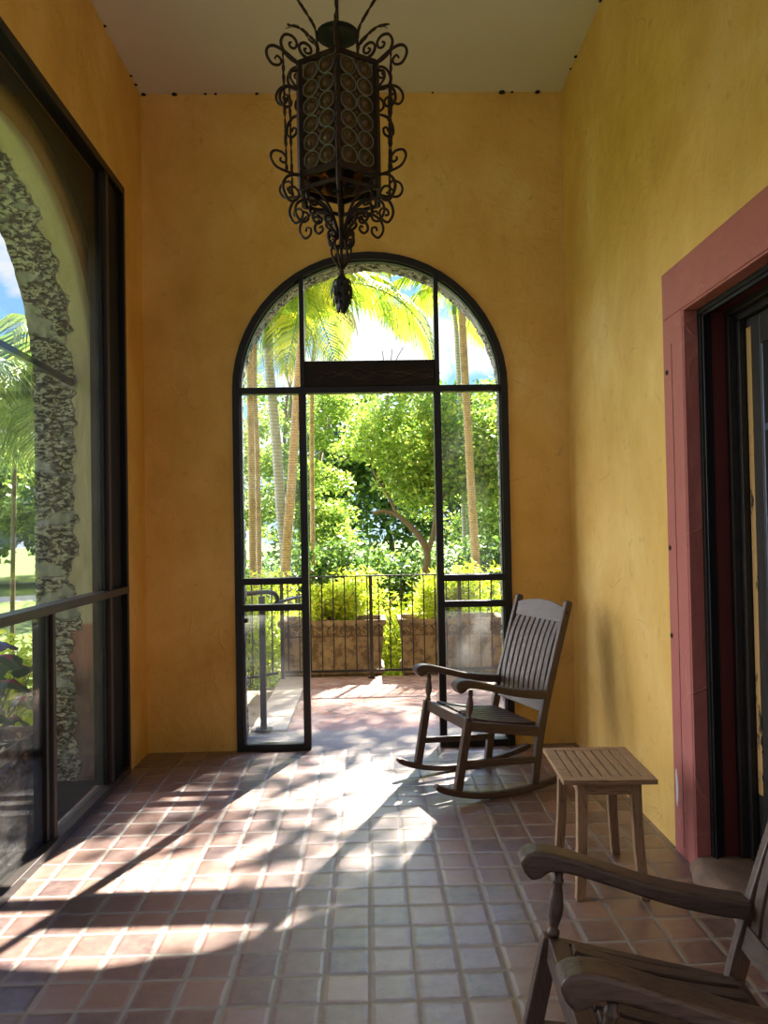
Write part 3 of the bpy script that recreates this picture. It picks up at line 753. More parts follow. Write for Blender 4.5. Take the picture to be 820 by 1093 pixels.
# ------------------------------------------------------------------ palms
def pp(pairs, Y): return [tuple(at(a, b, Y)) for a, b in pairs]
def ground_start(px, Y): p = at(px, 640, Y); return (p.x, Y, ZG)
g = ground_start(271, 12); palm(g[0], g[1], [g]+pp([(270, 600), (268, 480), (266, 360), (265, 335)], 12), .062, .045, m_palm_tan, 'slender tan palm trunk nearest the left edge of the arch', 11, m_frond, FL=2.0)
g = ground_start(276, 12.4); palm(g[0], g[1], [g]+pp([(276.5, 600), (274.5, 480), (272, 410), (273, 310), (276, 270)], 12.4), .045, .036, m_palm_tan, 'thinner palm trunk crowding behind the slender tan palm', 7, m_frond, FL=1.9)
g = ground_start(306, 14); palm(g[0], g[1], [g]+pp([(305, 600), (300, 545), (295.5, 480), (291, 430), (288, 400), (286, 372)], 14), .10, .085, m_palm_grey, 'pale grey ringed palm with drooping fronds behind the left screen', 13, m_frond_g, dry=4, FL=2.5, LL=.7, hang=1.15, w=.05)
g = ground_start(304, 10.5); palm(g[0], g[1], [g]+pp([(305, 612), (311, 520), (317, 425), (321, 375), (323, 350)], 10.5), .072, .050, m_palm_tan, 'thick tan leaning palm trunk beside the left door post', 13, m_frond, FL=2.4, LL=.62, hang=.85)
g = ground_start(335, 15); palm(g[0], g[1], [g]+pp([(334, 600), (333, 420), (338, 345)], 15), .05, .04, m_palm_tan, 'yellow crowned palm hanging behind the centre of the arch', 11, m_frond, FL=2.3, LL=.65)
g = ground_start(510, 12.5); palm(g[0], g[1], [g]+pp([(508, 605), (503, 520), (498, 430), (494, 350), (490, 250), (486, 215)], 12.5), .075, .055, m_palm_tan, 'tall tan palm trunk seen through the right screen', 9, m_frond, FL=2.9, w=.05)
g = ground_start(500, 16.5); palm(g[0], g[1], [g]+pp([(497, 600), (493, 480), (489, 390), (487, 350), (485, 335)], 16.5), .06, .045, m_palm_grey, 'thin grey palm behind the tall palm at the right', 13, m_frond, FL=2.2)
# a palm fan close to the side arch, seen at the left edge of the picture
palm(-3.75, 9.2, [(-3.75, 9.2, ZG), (-3.75, 9.2, 1.0), (-3.7, 9.2, 2.45)], .11, .09, m_palm_grey, 'dusty green palm outside the side arch', 20, m_frond_g, FL=2.2, LL=.75, hang=1.2, dry=3, w=.045)
palm(-5.2, 11.2, [(-5.2, 11.2, ZG), (-5.15, 11.2, 1.6), (-5.1, 11.2, 3.4)], .035, .03, m_bark, 'thin dark stemmed palm on the lawn outside the side arch', 8, m_frond_g, FL=1.0, LL=.5)
# ------------------------------------------------------------------ broadleaf trees
tx_ = at(455, 612, 15.)
ft = tree('broadleaf_tree', tx_.x, 15, 6, [(-.2, .3, 3.1, 1.7, 1.2, 1.0), (.7, .4, 2.5, 1.3, 1.0, .8)], 21000, .115, m_leaf_mid, 'bright leafy tree with a forked arching trunk in the middle of the arch', nb=34, rs=.42, th_=.02, trunk=.01, depth=0)
mb = MB()
for q, r_ in (([(455, 650), (455, 612), (456, 590), (447, 572), (436, 560), (424, 550), (410, 546), (398, 548)], .085), ([(456, 592), (462, 572), (465, 550), (464, 520), (468, 480)], .06), ([(424, 550), (415, 530), (400, 505), (395, 480)], .035), ([(465, 545), (480, 520), (495, 505)], .03)):
    P = [Vector(a)-Vector((tx_.x, 15, ZG)) for a in [at(i, j, 15.) for i, j in q]]; P = cr(P, 4); n = len(P)
    mb.tube(P, [r_*(1-.6*i/n) for i in range(n)], 8)
mb.build('branch', m_bark, ft, smooth=True)
tree('broadleaf_tree', -2.2, 23, 7, [(0, 0, 4.4, 2.6, 1.8, 1.9), (.4, 0, 1.9, 2.2, 1.6, 1.4)], 19000, .14, m_leaf_mid, 'airy branching tree with sky gaps behind the open centre bay', nb=26, rs=.55, th_=3., trunk=.15)
tree('broadleaf_tree', 4.6, 21, 8, [(.3, 0, 4.6, 2.6, 1.8, 2.2), (0, 0, 1.8, 2.4, 1.6, 1.4)], 26000, .14, m_leaf_mid, 'tall broad tree filling the right screen of the arch', nb=36, rs=.6, th_=3.)
tree('broadleaf_tree', -6.6, 25, 8, [(0, 0, 4., 2.6, 2, 2.4)], 19000, .17, m_leaf_mid, 'leafy tree at the left behind the palm trunks', nb=26, rs=.9, th_=3.)
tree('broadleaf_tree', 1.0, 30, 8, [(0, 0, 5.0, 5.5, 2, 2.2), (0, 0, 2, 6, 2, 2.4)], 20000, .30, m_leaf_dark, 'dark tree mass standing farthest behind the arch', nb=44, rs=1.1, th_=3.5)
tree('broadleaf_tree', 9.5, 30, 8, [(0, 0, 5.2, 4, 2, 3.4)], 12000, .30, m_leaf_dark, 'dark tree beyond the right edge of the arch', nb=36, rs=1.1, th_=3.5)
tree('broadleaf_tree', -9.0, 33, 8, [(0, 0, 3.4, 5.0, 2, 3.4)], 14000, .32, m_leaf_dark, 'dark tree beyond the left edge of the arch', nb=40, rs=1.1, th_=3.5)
# trees across the lawn, seen through the side arch
for i, (x, y, h, s, m, lb) in enumerate(((-13.5, 36, 4.6, 2.6, m_leaf_dark, 'dark round tree across the lawn beyond the path'), (-18.5, 37, 6.0, 3.2, m_leaf_mid, 'taller green tree across the lawn, outside the side arch'), (-24, 36, 5, 3., m_leaf_dark, 'far tree at the edge of the lawn'), (-16, 42, 7, 3.2, m_leaf_mid, 'pale tree standing behind the lawn trees'))):
    tree('broadleaf_tree', x, y, 6, [(0, 0, h*.5, s, s, h*.55)], 12000, .34, m, lb, nb=40, rs=1.1, th_=2.2, group='trees across the lawn')
# unseen tree added between sun and gallery to dapple the floor
SH = tree('added_shade_tree', 6.3, 13.0, 9, [(-2.6, -.4, 9.6, 2.2, 2.3, 1.5), (-1.0, 1.6, 11.2, 2.5, 2.5, 1.6)], 3500, .20, m_leaf_mid, 'unseen tall tree added above the arch to dapple the sunlight', nb=20, rs=.62, th_=4.6, trunk=.2, depth=3, lean=(-.25, 0, 1))
# ------------------------------------------------------------------ shrubs
def shrub(x, y, z, R, n, size, mat, label, group, aspect=.3, name='shrub', cat='shrub', rs=None, up=.25):
    r = empty(name, (x, y, z), 0, label, cat, group)
    mb = MB()
    for k in range(9):
        a = rng.uniform(0, 2*PI); q = rng.uniform(.3, .85)
        mb.tube([(0, 0, 0), (math.cos(a)*R[0]*q*.4, math.sin(a)*R[1]*q*.4, R[2]*.8), (math.cos(a)*R[0]*q, math.sin(a)*R[1]*q, R[2]*1.5)], [.012, .009, .005], 5)
    mb.build('stem', m_bark, r)
    V, Fq = leaves(cloud(subblobs((0, 0, R[2]), (R[0]*.75, R[1]*.7, R[2]*.75), 22, rs or min(R)*.38), n), size, aspect=aspect, up_bias=up)
    V[:, 2] = np.maximum(V[:, 2], .0)
    npmesh('foliage', V, Fq, mat, r); return r
shrub(-.389, 8.0, .012+.49, (.56, .24, .22), 5200, .062, m_leaf_lite, 'fine yellow green shrub growing in the left carved planter', 'shrubs in the planters', rs=.13)
shrub(.832, 8.0, .012+.49, (.56, .24, .25), 5200, .062, m_leaf_lite, 'fine yellow green shrub growing in the right carved planter', 'shrubs in the planters', rs=.13)
sd = [(-2.6, 8.9, 1.1, 'bright shrub left of the terrace railing'), (-1.5, 9.3, 1.08, 'bright shrub behind the corner railing post'), (-.2, 9.4, .98, 'bright shrub behind the left planter'), (.55, 9.2, .95, 'bright shrub seen through the gap between the planters'), (1.35, 9.7, 1.12, 'bright shrub behind the right planter'), (2.5, 9.4, 1.12, 'bright shrub beyond the right end of the railing')]
for x, y, h, lb in sd:
    shrub(x, y, ZG, (.85, .55, h), 7000, .085, m_leaf_lite, lb, 'bright shrubs behind the railing', rs=.34)
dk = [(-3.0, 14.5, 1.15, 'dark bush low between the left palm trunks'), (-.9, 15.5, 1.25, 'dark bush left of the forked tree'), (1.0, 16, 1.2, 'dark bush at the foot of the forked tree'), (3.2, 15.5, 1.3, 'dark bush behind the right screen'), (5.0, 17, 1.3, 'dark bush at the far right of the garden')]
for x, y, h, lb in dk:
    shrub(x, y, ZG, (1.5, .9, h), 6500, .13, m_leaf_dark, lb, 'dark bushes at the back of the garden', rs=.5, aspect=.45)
shrub(-4.0, 5.6, ZG, (1.0, .8, .55), 5000, .10, m_leaf_lite, 'bright low shrub on the lawn outside the side arch', 'bright shrubs behind the railing', rs=.3)
shrub(-3.6, 7.6, ZG, (.8, .7, .75), 4000, .10, m_leaf_lite, 'bright shrub beyond the coral stone pillar', 'bright shrubs behind the railing', rs=.3)
# fallen leaves on landing
P = np.stack([rng.uniform(-1.95, -.93, 420), rng.uniform(5.75, 7.8, 420), np.full(420, -.155)], 1)
V, Fq = leaves(P, .05, up_bias=2.5); V[:, 2] = np.clip(V[:, 2], -.158, -.14)
tag(npmesh('leaf_litter', V, Fq, m_litter), 'dry leaves scattered on the landing left of the terrace', 'leaves', kind='stuff')
# ------------------------------------------------------------------ caladium in the side planter
def cal_mat():
    t = NT('caladium leaf'); p = t.n('ShaderNodeAttribute', attribute_name='mid').outputs['Fac']
    r = t.n('ShaderNodeNewGeometry').outputs['Random Per Island']
    c = t.ramp(t.math('ADD', p, t.math('MULTIPLY', t.noise(t.pos(), 30, 3), .25)), [(.12, (.55, .05, .10)), (.45, (.42, .07, .10)), (.6, (.10, .14, .05)), (1, (.07, .13, .05))])
    b = t.bsdf(c, .4, 0, None, .4, link=False); tl = t.n('ShaderNodeBsdfTranslucent'); t.set(tl.inputs[0], c)
    m = t.n('ShaderNodeMixShader'); m.inputs[0].default_value = .45
    t.t.links.new(b.outputs[0], m.inputs[1]); t.t.links.new(tl.outputs[0], m.inputs[2]); t.t.links.new(m.outputs[0], t.out.inputs[0]); return t.m
m_cal = cal_mat(); m_petiole = plain('dark petiole', (.07, .03, .04), .6)
m_purple = plain('purple leaf', (.07, .05, .13), .4, 0, .3, 20, .2)
ca = empty('caladium', (TX-.20, 3.36, .47), 0, 'pink and green heart leaved caladium in the side arch planter', 'plant')
def heart(L, W_):
    out = []
    for i in range(24):
        a = 2*PI*i/24; x = math.sin(a)**3; y = (13*math.cos(a)-5*math.cos(2*a)-2*math.cos(3*a)-math.cos(4*a))/16
        out.append((-(y-.25)*L*.5, x*W_*.5))
    return out
cal_spots = [(.0, .30, .30, .20, .3, 0), (.06, .12, .36, .22, -.9, 0), (-.04, .36, .20, .16, 1.2, 0), (.04, .02, .24, .2, 2.2, 0), (-.08, -.1, .34, .22, .6, 0), (.02, .22, .10, .13, -.2, 0), (.07, .42, .30, .19, .9, 0), (-.02, .0, .43, .17, 0., 1), (.05, .26, .44, .15, 1., 1), (.0, -.25, .28, .2, 2.5, 0), (.03, .16, .18, .15, 3.4, 0), (.08, .33, .06, .12, .5, 0), (.10, .24, .26, .2, .1, 0), (.02, .38, .36, .2, -.5, 0), (.10, .05, .16, .16, .2, 0), (.09, .40, .14, .13, 0., 0)]
for dx_, dy_, dz_, L, az, pu in cal_spots:
    dy_ += .12; dz_ += .07; L *= 1.12
    stem = MB().tube(cr([(dx_*.3, dy_*.5, -.02), (dx_*.7, dy_*.8, dz_*.6), (dx_, dy_, dz_)], 4), .0045, 5).build('leaf_stalk', m_petiole, ca)
    H = heart(L, L*.8); vs = [(0, 0, 0)]; mid = [0.]
    for f in (.5, 1.):
        for a, b in H: vs.append((a*f, b*f, -.18*L*(f*f)*(.4+abs(b)/L*1.5)+.02*math.sin(9*a/L)*f)); mid.append(f)
    fs = [(0, 1+i, 1+(i+1) % 24) for i in range(24)]+[(1+i, 25+i, 25+(i+1) % 24, 1+(i+1) % 24) for i in range(24)]
    me = bpy.data.meshes.new('leaf'); me.from_pydata(vs, [], fs); me.materials.append(m_purple if pu else m_cal)
    me.attributes.new('mid', 'FLOAT', 'POINT').data.foreach_set('value', mid); me.polygons.foreach_set('use_smooth', [True]*len(fs)); me.update()
    o = bpy.data.objects.new('leaf', me); C.objects.link(o); o.parent = ca; o.location = (dx_, dy_, dz_); o.rotation_euler = (rng.uniform(-.3, .3), rng.uniform(.2, .7), az)
# twigs and mulch on the soil
V, Fq = leaves(np.stack([rng.uniform(-.17, .17, 260)+TX-.2, rng.uniform(2.86, 3.78, 260), np.full(260, .50)], 1), .05, up_bias=2.); V[:, 2] = np.clip(V[:, 2], .4975, .53)
tag(npmesh('mulch', V, Fq, m_litter), 'dry mulch on the soil of the side arch planter', 'mulch', kind='stuff')
# ------------------------------------------------------------------ rocking chairs
def make_chair():
    r = empty('rocking_chair', (0, 0, 0), cat='rocking chair')
    W = .263
    def sp(P, n=6): return [(q.x, q.y) for q in cr([Vector((a, b)) for a, b in P], n)]
    rock = sp([(.362, .112), (.30, .080), (.20, .048), (.08, .025), (-.05, .018), (-.18, .020), (-.32, .034), (-.45, .058), (-.556, .086)], 4)
    for s in (1, -1):
        y0, y1 = sorted((s*(W-.017), s*(W+.017)))
        n = len(rock); th_ = [.034]*n; th_[0] = .020; th_[-1] = .024; th_[1] = .031; th_[-2] = .032
        MB().strip(rock, th_, y0, y1).build('rocker', m_chair['X'], r, .006)
        MB().prism([(.249, .078), (.205, .066), (.134, .436), (.178, .446)], s*W-.017, s*W+.017).build('front_leg', m_chair['Z'], r, .004)
        # turned arm post
        a = Vector((.152, s*W, .442)); b = Vector((.138, s*(W+.004), .602)); L = (b-a).length
        MB().lathe([(.016, 0), (.017, .012), (.011, .018), (.013, .030), (.019, .055), (.020, .075), (.016, .105), (.011, .128), (.015, .134), (.015, .141), (.010, .147), (.012, L)], a, 14, (b-a).normalized()).build('arm_post', m_chair['Z'], r, smooth=True)
        # arm rest
        top = sp([(.232, .612), (.240, .636), (.226, .656), (.190, .664), (.130, .655), (.03, .627), (-.10, .592), (-.24, .568), (-.335, .557)], 5)
        bot = sp([(-.335, .512), (-.24, .522), (-.12, .546), (.0, .580), (.10, .607), (.16, .615), (.190, .598), (.214, .594), (.232, .612)], 5)
        y0, y1 = sorted((s*(W-.036), s*(W+.034)))
        MB().prism(top+bot[:-1][0:], y0, y1).build('armrest', m_chair['X'], r, .009, seg=3)
        # back post, raked
        pp_ = sp([(-.252, .044), (-.276, .20), (-.306, .36), (-.352, .54), (-.42, .77), (-.492, 1.0), (-.507, 1.052)], 3)
        n = len(pp_); th_ = [.046]*n; th_[-1] = .03; th_[-2] = .044
        bp_ = MB().strip(pp_, th_, s*W-.0155, s*W+.0155).build('back_post', m_chair['Z'], r, .005)
        MB().lathe([(.007, 0), (.007, .002), (.002, .0025)], (-.486, s*(W+.0155), .985), 8, (0, s, 0)).build('plug', m_black, bp_)
        # side rail and stretcher
        MB().beam((.150, s*W, .408), (-.298, s*W, .326), .028, .052, (0, 1, 0)).build('side_rail', m_chair['X'], r, .003)
        MB().beam((.188, s*W, .205), (-.275, s*W, .175), .022, .036, (0, 1, 0)).build('stretcher', m_chair['X'], r, .003)
    MB().prism([(.170, .385), (.118, .377), (.114, .433), (.166, .445)], -W+.0175, W-.0175).build('front_rail', m_chair['Y'], r, .003)
    MB().beam((-.305, -W+.016, .335), (-.305, W-.016, .335), .028, .045, (1, 0, 0)).build('rear_rail', m_chair['Y'], r, .003)
    ns = 9; pw = (2*W-.050)/ns
    for k in range(ns):
        y = -W+.025+pw*(k+.5)
        c_ = sp([(.1125, .434), (.04, .414), (-.08, .390), (-.2, .374), (-.288, .366)], 3)
        MB().strip(c_, .019, y-pw/2+.0085, y+pw/2-.0085).build('seat_slat', m_chair['X'], r, .002)
    # lower back rail, crest, nine back slats
    lo = Vector((-.334, .475)); hi = Vector((-.470, .945))
    MB().beam((-.330, -W+.016, .462), (-.330, W-.016, .462), .020, .062, (1, 0, .25)).build('lower_back_rail', m_chair['Y'], r, .003)
    mb = MB(); N = 12; vs = []
    d = Vector((-.285, 0, .958)).normalized(); nrm = Vector((.958, 0, .285)).normalized()
    for i in range(N+1):
        y = (-W+.016)+(2*W-.032)*i/N; k = 1-(y/W)**2
        b0 = Vector((-.467, y, .928)); b1 = b0 + d*(.080+.040*k)
        bow = -.012*k
        for b in (b0, b1):
            for s_ in (-1, 1): vs.append(b+nrm*(s_*.011+bow))
    fs = [(0, 1, 3, 2), (4*N, 4*N+2, 4*N+3, 4*N+1)]
    for i in range(N):
        a = 4*i; fs += [(a, a+4, a+5, a+1), (a+2, a+3, a+7, a+6), (a, a+2, a+6, a+4), (a+1, a+5, a+7, a+3)]
    mb.add(vs, fs); mb.build('crest_rail', m_chair['Y'], r, .003)
    nb = 9; pw = (2*W-.040)/nb
    for k in range(nb):
        y = -W+.020+pw*(k+.5); kk = 1-(y/W)**2
        c_ = sp([(-.336-.004*kk, .482), (-.350, .58), (-.378-.006*kk, .70), (-.418-.010*kk, .83), (-.468-.010*kk, .935)], 4)
        MB().strip(c_, .012, y-pw/2+.0075, y+pw/2-.0075).build('back_slat', m_chair['Z'], r, .0025)
    return r
c1 = make_chair(); c1.location = (.577, 4.459, .0015); c1.rotation_euler = (0, 0, 3.497)
tag(c1, 'weathered brown wooden rocking chair standing by the open arched door', 'rocking chair', 'wooden rocking chairs')
c2 = dup(c1); c2.location = (.572, 1.695, .001); c2.rotation_euler = (0, -.037, 3.081)
c2['label'] = 'brown wooden rocking chair cut off by the bottom right corner, mostly armrests and seat'
# ------------------------------------------------------------------ side table
tb = empty('side_table', (.956, 3.27, 0), -.047, 'small square slatted teak side table beside the yellow right wall', 'side table')
HX, HY, TZ = .187, .228, .476
mb = MB()
for a, b, c_, d_ in ((-HX, HX, -HY, -HY+.045), (-HX, HX, HY-.045, HY)): mb.box(a, b, c_, d_, TZ-.020, TZ)
mb.box(-HX, -HX+.045, -HY+.0455, HY-.0455, TZ-.020, TZ); mb.box(HX-.045, HX, -HY+.0455, HY-.0455, TZ-.020, TZ)
mb.build('top_frame', m_table['X'], tb, .002)
ns = 7; pw = (2*HX-.09-.004)/ns
for k in range(ns):
    x = -HX+.047+pw*(k+.5); MB().box(x-pw/2+.0035, x+pw/2-.0035, -HY+.047, HY-.047, TZ-.018, TZ-.0015).build('slat', m_table['Y'], tb, .0015)
mb = MB()
for sy in (-1, 1): mb.box(-.105, .105, sy*.190-.010, sy*.190+.010, TZ-.068, TZ-.0205)
for sx in (-1, 1): mb.box(sx*.112-.010, sx*.112+.010, -.18, .18, TZ-.068, TZ-.0205)
mb.build('apron', m_table['X'], tb, .002)
for sx in (-1, 1):
    for sy in (-1, 1):
        m = MB(); n = 8; vs = []
        for i in range(n+1):
            t = i/n; z = (TZ-.0205)*(1-t); cx = sx*(.108+.020*t*t); cy = sy*(.188+.024*t*t)
            w = .0205-.002*t
            for a, b in ((-1, -1), (1, -1), (1, 1), (-1, 1)): vs.append((cx+a*w, cy+b*w, z))
        fs = [(0, 1, 2, 3), (4*n+3, 4*n+2, 4*n+1, 4*n)] + [(4*i+k, 4*i+4+k, 4*i+4+(k+1) % 4, 4*i+(k+1) % 4) for i in range(n) for k in range(4)]
        m.add(vs, fs).build('leg', m_table['Z'], tb, .003)
# ------------------------------------------------------------------ lantern
lc = at(362, 130, 2.99)
LN = empty('hanging_lantern', (lc.x, 2.99, 2.343), 0, 'ornate six sided wrought iron lantern with bottle glass hanging from the ceiling', 'lantern')
zt, zb, LRAD = 3.285-2.343, 2.854-2.343, .170
angs = [-PI/2+k*PI/3 for k in range(6)]
def vtx(k, z, r=LRAD): return Vector((r*math.cos(angs[k % 6]), r*math.sin(angs[k % 6]), z))
mb = MB()
for k in range(6):
    mb.beam(vtx(k, zt+.005), vtx(k, zb-.06), .022, .018, (-math.sin(angs[k]), math.cos(angs[k]), 0))
    for z, h in ((zt, .020), (zb, .024), (zb-.055, .014)): mb.beam(vtx(k, z), vtx(k+1, z), .010, h, Vector((math.cos(angs[k]+PI/6), math.sin(angs[k]+PI/6), 0)))
mb.build('lantern_frame', m_iron, LN, .0015)
def bottle_mat():
    t = NT('amber bottle glass'); p = t.obj()
    c = t.mix(t.noise(p, 14, 3), (.05, .045, .018), (.12, .10, .038))
    b = t.bsdf(c, .22, 0, None, .6, link=False); tl = t.n('ShaderNodeBsdfTranslucent'); tl.inputs[0].default_value = (.7, .36, .07, 1)
    m = t.n('ShaderNodeMixShader'); m.inputs[0].default_value = .5
    t.t.links.new(b.outputs[0], m.inputs[1]); t.t.links.new(tl.outputs[0], m.inputs[2]); t.t.links.new(m.outputs[0], t.out.inputs[0]); return t.m
m_bottle = bottle_mat(); m_lead = plain('verdigris lead came', (.22, .24, .17), .45, .4, .3, 30, .3)
def pane_mat():
    t = NT('dark olive glass'); b = t.bsdf((.03, .028, .014), .25, 0, None, .5, link=False)
    tl = t.n('ShaderNodeBsdfTranslucent'); tl.inputs[0].default_value = (.55, .28, .06, 1)
    m = t.n('ShaderNodeMixShader'); m.inputs[0].default_value = .7
    t.t.links.new(b.outputs[0], m.inputs[1]); t.t.links.new(tl.outputs[0], m.inputs[2]); t.t.links.new(m.outputs[0], t.out.inputs[0]); return t.m
m_pane = pane_mat()
for k in range(6):
    a, b = vtx(k, 0, LRAD*.965), vtx(k+1, 0, LRAD*.965); ex = (b-a).normalized(); ez = Vector((0, 0, 1)); en = Vector((math.cos(angs[k]+PI/6), math.sin(angs[k]+PI/6), 0))
    mid = (a+b)/2; Wp = (b-a).length-.02; z0, z1 = zb+.012, zt-.010; drop = 0
    ring = MB(); dome = MB(); fill = MB()
    rows = 6; rh = (z1-z0)/rows; rr = min(Wp/4, rh/2)*.98
    fill.add([mid-ex*Wp/2+ez*z0, mid+ex*Wp/2+ez*z0, mid+ex*Wp/2+ez*z1, mid-ex*Wp/2+ez*z1, mid-ex*Wp/2+ez*z0-en*.003, mid+ex*Wp/2+ez*z0-en*.003, mid+ex*Wp/2+ez*z1-en*.003, mid-ex*Wp/2+ez*z1-en*.003], [(0, 1, 2, 3), (7, 6, 5, 4), (0, 4, 5, 1), (3, 2, 6, 7), (0, 3, 7, 4), (1, 5, 6, 2)])
    p = fill.build('glass_panel', m_pane, LN)
    for i in range(rows):
        for j in range(2):
            c_ = mid+ex*((j-.5)*Wp/2)+ez*(z0+rh*(i+.5)+(j*.004))
            ring.tube([c_+ex*(rr*math.cos(t))+ez*(rr*.98*math.sin(t))+en*.003 for t in [2*PI*q/18 for q in range(19)]], .0021, 5, False)
            dome.lathe([(rr*.90, .001), (rr*.80, .005), (rr*.62, .0035), (rr*.45, .004), (rr*.36, .010), (rr*.2, .014), (.001, .0155)], c_, 14, en)
            dome.lathe([(rr*.14, .004), (rr*.10, .009), (.001, .010)], c_+ex*rr*.5+ez*rr*.42, 6, en)
        c_ = mid+ez*(z0+rh*i) if i else None
        if c_ is not None: dome.lathe([(rr*.30, .001), (rr*.22, .006), (.001, .008)], c_, 8, en)
    # inner faces of the roundels
    for i in range(rows):
        for j in range(2):
            c_ = mid+ex*((j-.5)*Wp/2)+ez*(z0+rh*(i+.5))-en*.003
            dome.lathe([(rr*.88, .0), (rr*.7, .004), (rr*.3, .006), (.001, .007)], c_, 12, -en); ring.tube([c_+ex*(rr*math.cos(t))+ez*(rr*math.sin(t))-en*.002 for t in [2*PI*q/16 for q in range(17)]], .0028, 5, False)
    ring.build('lead_rings', m_lead, p, smooth=True); dome.build('bottle_roundels', m_bottle, p, smooth=True)
# scroll brackets, one per corner, drawn in the (r, z) plane of the corner
KR, KZ = .001307, .001135
def rz(X, Y): return ((327-X)*KR, zt-(Y-230)*KZ)
def path(pts, n=6): return [q for q in cr([Vector((*rz(*p),)) for p in pts], n)]
scrolls = [
 [(200, 234), (172, 226), (150, 208), (140, 178), (152, 150), (175, 146), (190, 162), (186, 183), (172, 186), (166, 174), (174, 168)],
 [(268, 196), (240, 207), (208, 197), (198, 172), (214, 155), (234, 163), (236, 182), (222, 188), (214, 178), (222, 172)],
 [(190, 230), (165, 215), (142, 203), (115, 200), (97, 215), (96, 240), (112, 262), (134, 258), (140, 240), (128, 230), (120, 242)],
 [(200, 236), (190, 258), (172, 268), (168, 290), (180, 308), (197, 322)],
 [(150, 325), (170, 322), (196, 324)], [(152, 328), (138, 345), (134, 375), (148, 393), (166, 388), (170, 370), (158, 362), (154, 374)],
 [(320, 800), (312, 760), (290, 700), (255, 655), (205, 620), (152, 612), (118, 602), (103, 575), (112, 553), (136, 550), (151, 566), (146, 584), (133, 580), (134, 570)],
 [(215, 612), (170, 618), (146, 640), (140, 672), (158, 706), (180, 702), (190, 680), (178, 660), (160, 664), (158, 680), (170, 684)],
 [(318, 790), (300, 735), (262, 700), (214, 692), (184, 712), (178, 744), (196, 771), (216, 762), (218, 742), (204, 736), (200, 748)],
 [(312, 760), (290, 722), (258, 716), (236, 732), (234, 752), (248, 766), (262, 756), (258, 742), (250, 746)],
 [(228, 640), (216, 672), (226, 700), (244, 704), (250, 690), (238, 682)],
 [(316, 800), (296, 770), (278, 752), (274, 738), (286, 730), (297, 740), (290, 750)],
 [(322, 830), (304, 832), (287, 815), (284, 792), (296, 776), (308, 786), (303, 800), (294, 796)],
]
fin_meshes = []
def add_fin(k, with_hanger=True):
    a = angs[k]; rd = Vector((math.cos(a), math.sin(a), 0))
    def W3(q): return rd*q.x+Vector((0, 0, q.y))
    mb = MB()
    for s_ in scrolls[:6]:
        P = [W3(q) for q in path(s_, 5)]; n = len(P)
        mb.tube(P, [(.0066)*(1-.35*(i/(n-1))) for i in range(n)], 6)
    b = mb.build('upper_scroll', m_iron, LN, smooth=True); mb = MB()
    for s_ in scrolls[6:]:
        P = [W3(q) for q in path(s_, 5)]; n = len(P)
        mb.tube(P, [(.0066)*(1-.35*(i/(n-1))) for i in range(n)], 6)
    mb.build('lower_scroll', m_iron, LN, smooth=True)
    # twisted rod outside the corner
    x0, z0 = rz(146, 206); x1, z1 = rz(152, 612)
    P = [rd*(x0+(x1-x0)*i/60)+Vector((0, 0, z0+(z1-z0)*i/60)) for i in range(61)]
    R_ = [.0080 if (i//8) % 2 else .0055 for i in range(61)]
    MB().tube(P, R_, 4, flat=.6, twist=.42).build('twisted_rod', m_iron, b)
    # hanger from the corner ring, flaring outwards above the smoke plate
    hp = [W3(Vector(q)) for q in [(.135, zt), (.098, zt+.04), (.090, zt+.10), (.098, zt+.155), (.135, zt+.205), (.185, zt+.255), (.240, zt+.285)]]
    P = cr(hp, 10); MB().tube(P, .0075, 4, flat=.6, twist=.35).build('hanger', m_iron, LN)
    if k % 2 == 1:
        lp_ = [W3(Vector(q)) for q in [(.095, zt+.09), (.125, zt+.105), (.150, zt+.13), (.185, zt+.135), (.225, zt+.115)]]
        n = len(cr(lp_, 8)); MB().tube(cr(lp_, 8), [.0055*(1-.7*i/(n-1)) for i in range(n)], 4, flat=.5, twist=.4).build('leaf_tendril', m_iron, LN)
for k in range(6): add_fin(k)
# centre stem, basket and leaf bud
MB().lathe([(.006, zt+.30), (.006, .17), (.010, .165), (.010, .15)][::-1], (0, 0, 0), 8).build('stem', m_iron, LN)
mb = MB()
for k in range(6):
    a = angs[k]; mb.tube(cr([(.012*math.cos(a), .012*math.sin(a), .31), (.035*math.cos(a+.3), .035*math.sin(a+.3), .27), (.037*math.cos(a+.7), .037*math.sin(a+.7), .225), (.008*math.cos(a+1), .008*math.sin(a+1), .175)], 5), .0048, 6)
mb.build('basket', m_iron, LN, smooth=True)
mb = MB(); mb.lathe([(.004, .0), (.008, .02), (.020, .055), (.030, .095), (.028, .125), (.012, .148), (.006, .155)], (0, 0, 0), 10)
for row, (zz, rr_, nn) in enumerate(((.135, .028, 6), (.11, .033, 7), (.08, .027, 6), (.05, .017, 5))):
    for i in range(nn):
        a = 2*PI*i/nn+row*.4; ca_, sa = math.cos(a), math.sin(a); tx, ty = -sa, ca_
        vs = []
        for q, (w, r_, dz) in enumerate(((.006, .8, 0), (.016, 1.15, -.018), (.011, 1.2, -.038), (.001, 1.15, -.052))):
            for s_ in (-1, 1): vs.append((ca_*rr_*r_+tx*w*s_, sa*rr_*r_+ty*w*s_, zz+dz))
            vs.append((ca_*rr_*(r_+.18), sa*rr_*(r_+.18), zz+dz))
        fs = []
        for q in range(3): b_ = 3*q; fs += [(b_, b_+2, b_+5, b_+3), (b_+2, b_+1, b_+4, b_+5)]
        mb.add(vs, fs)
mb.build('leaf_bud', plain('black patina', (.014, .014, .014), .6, .3, .4, 20, .3), LN)
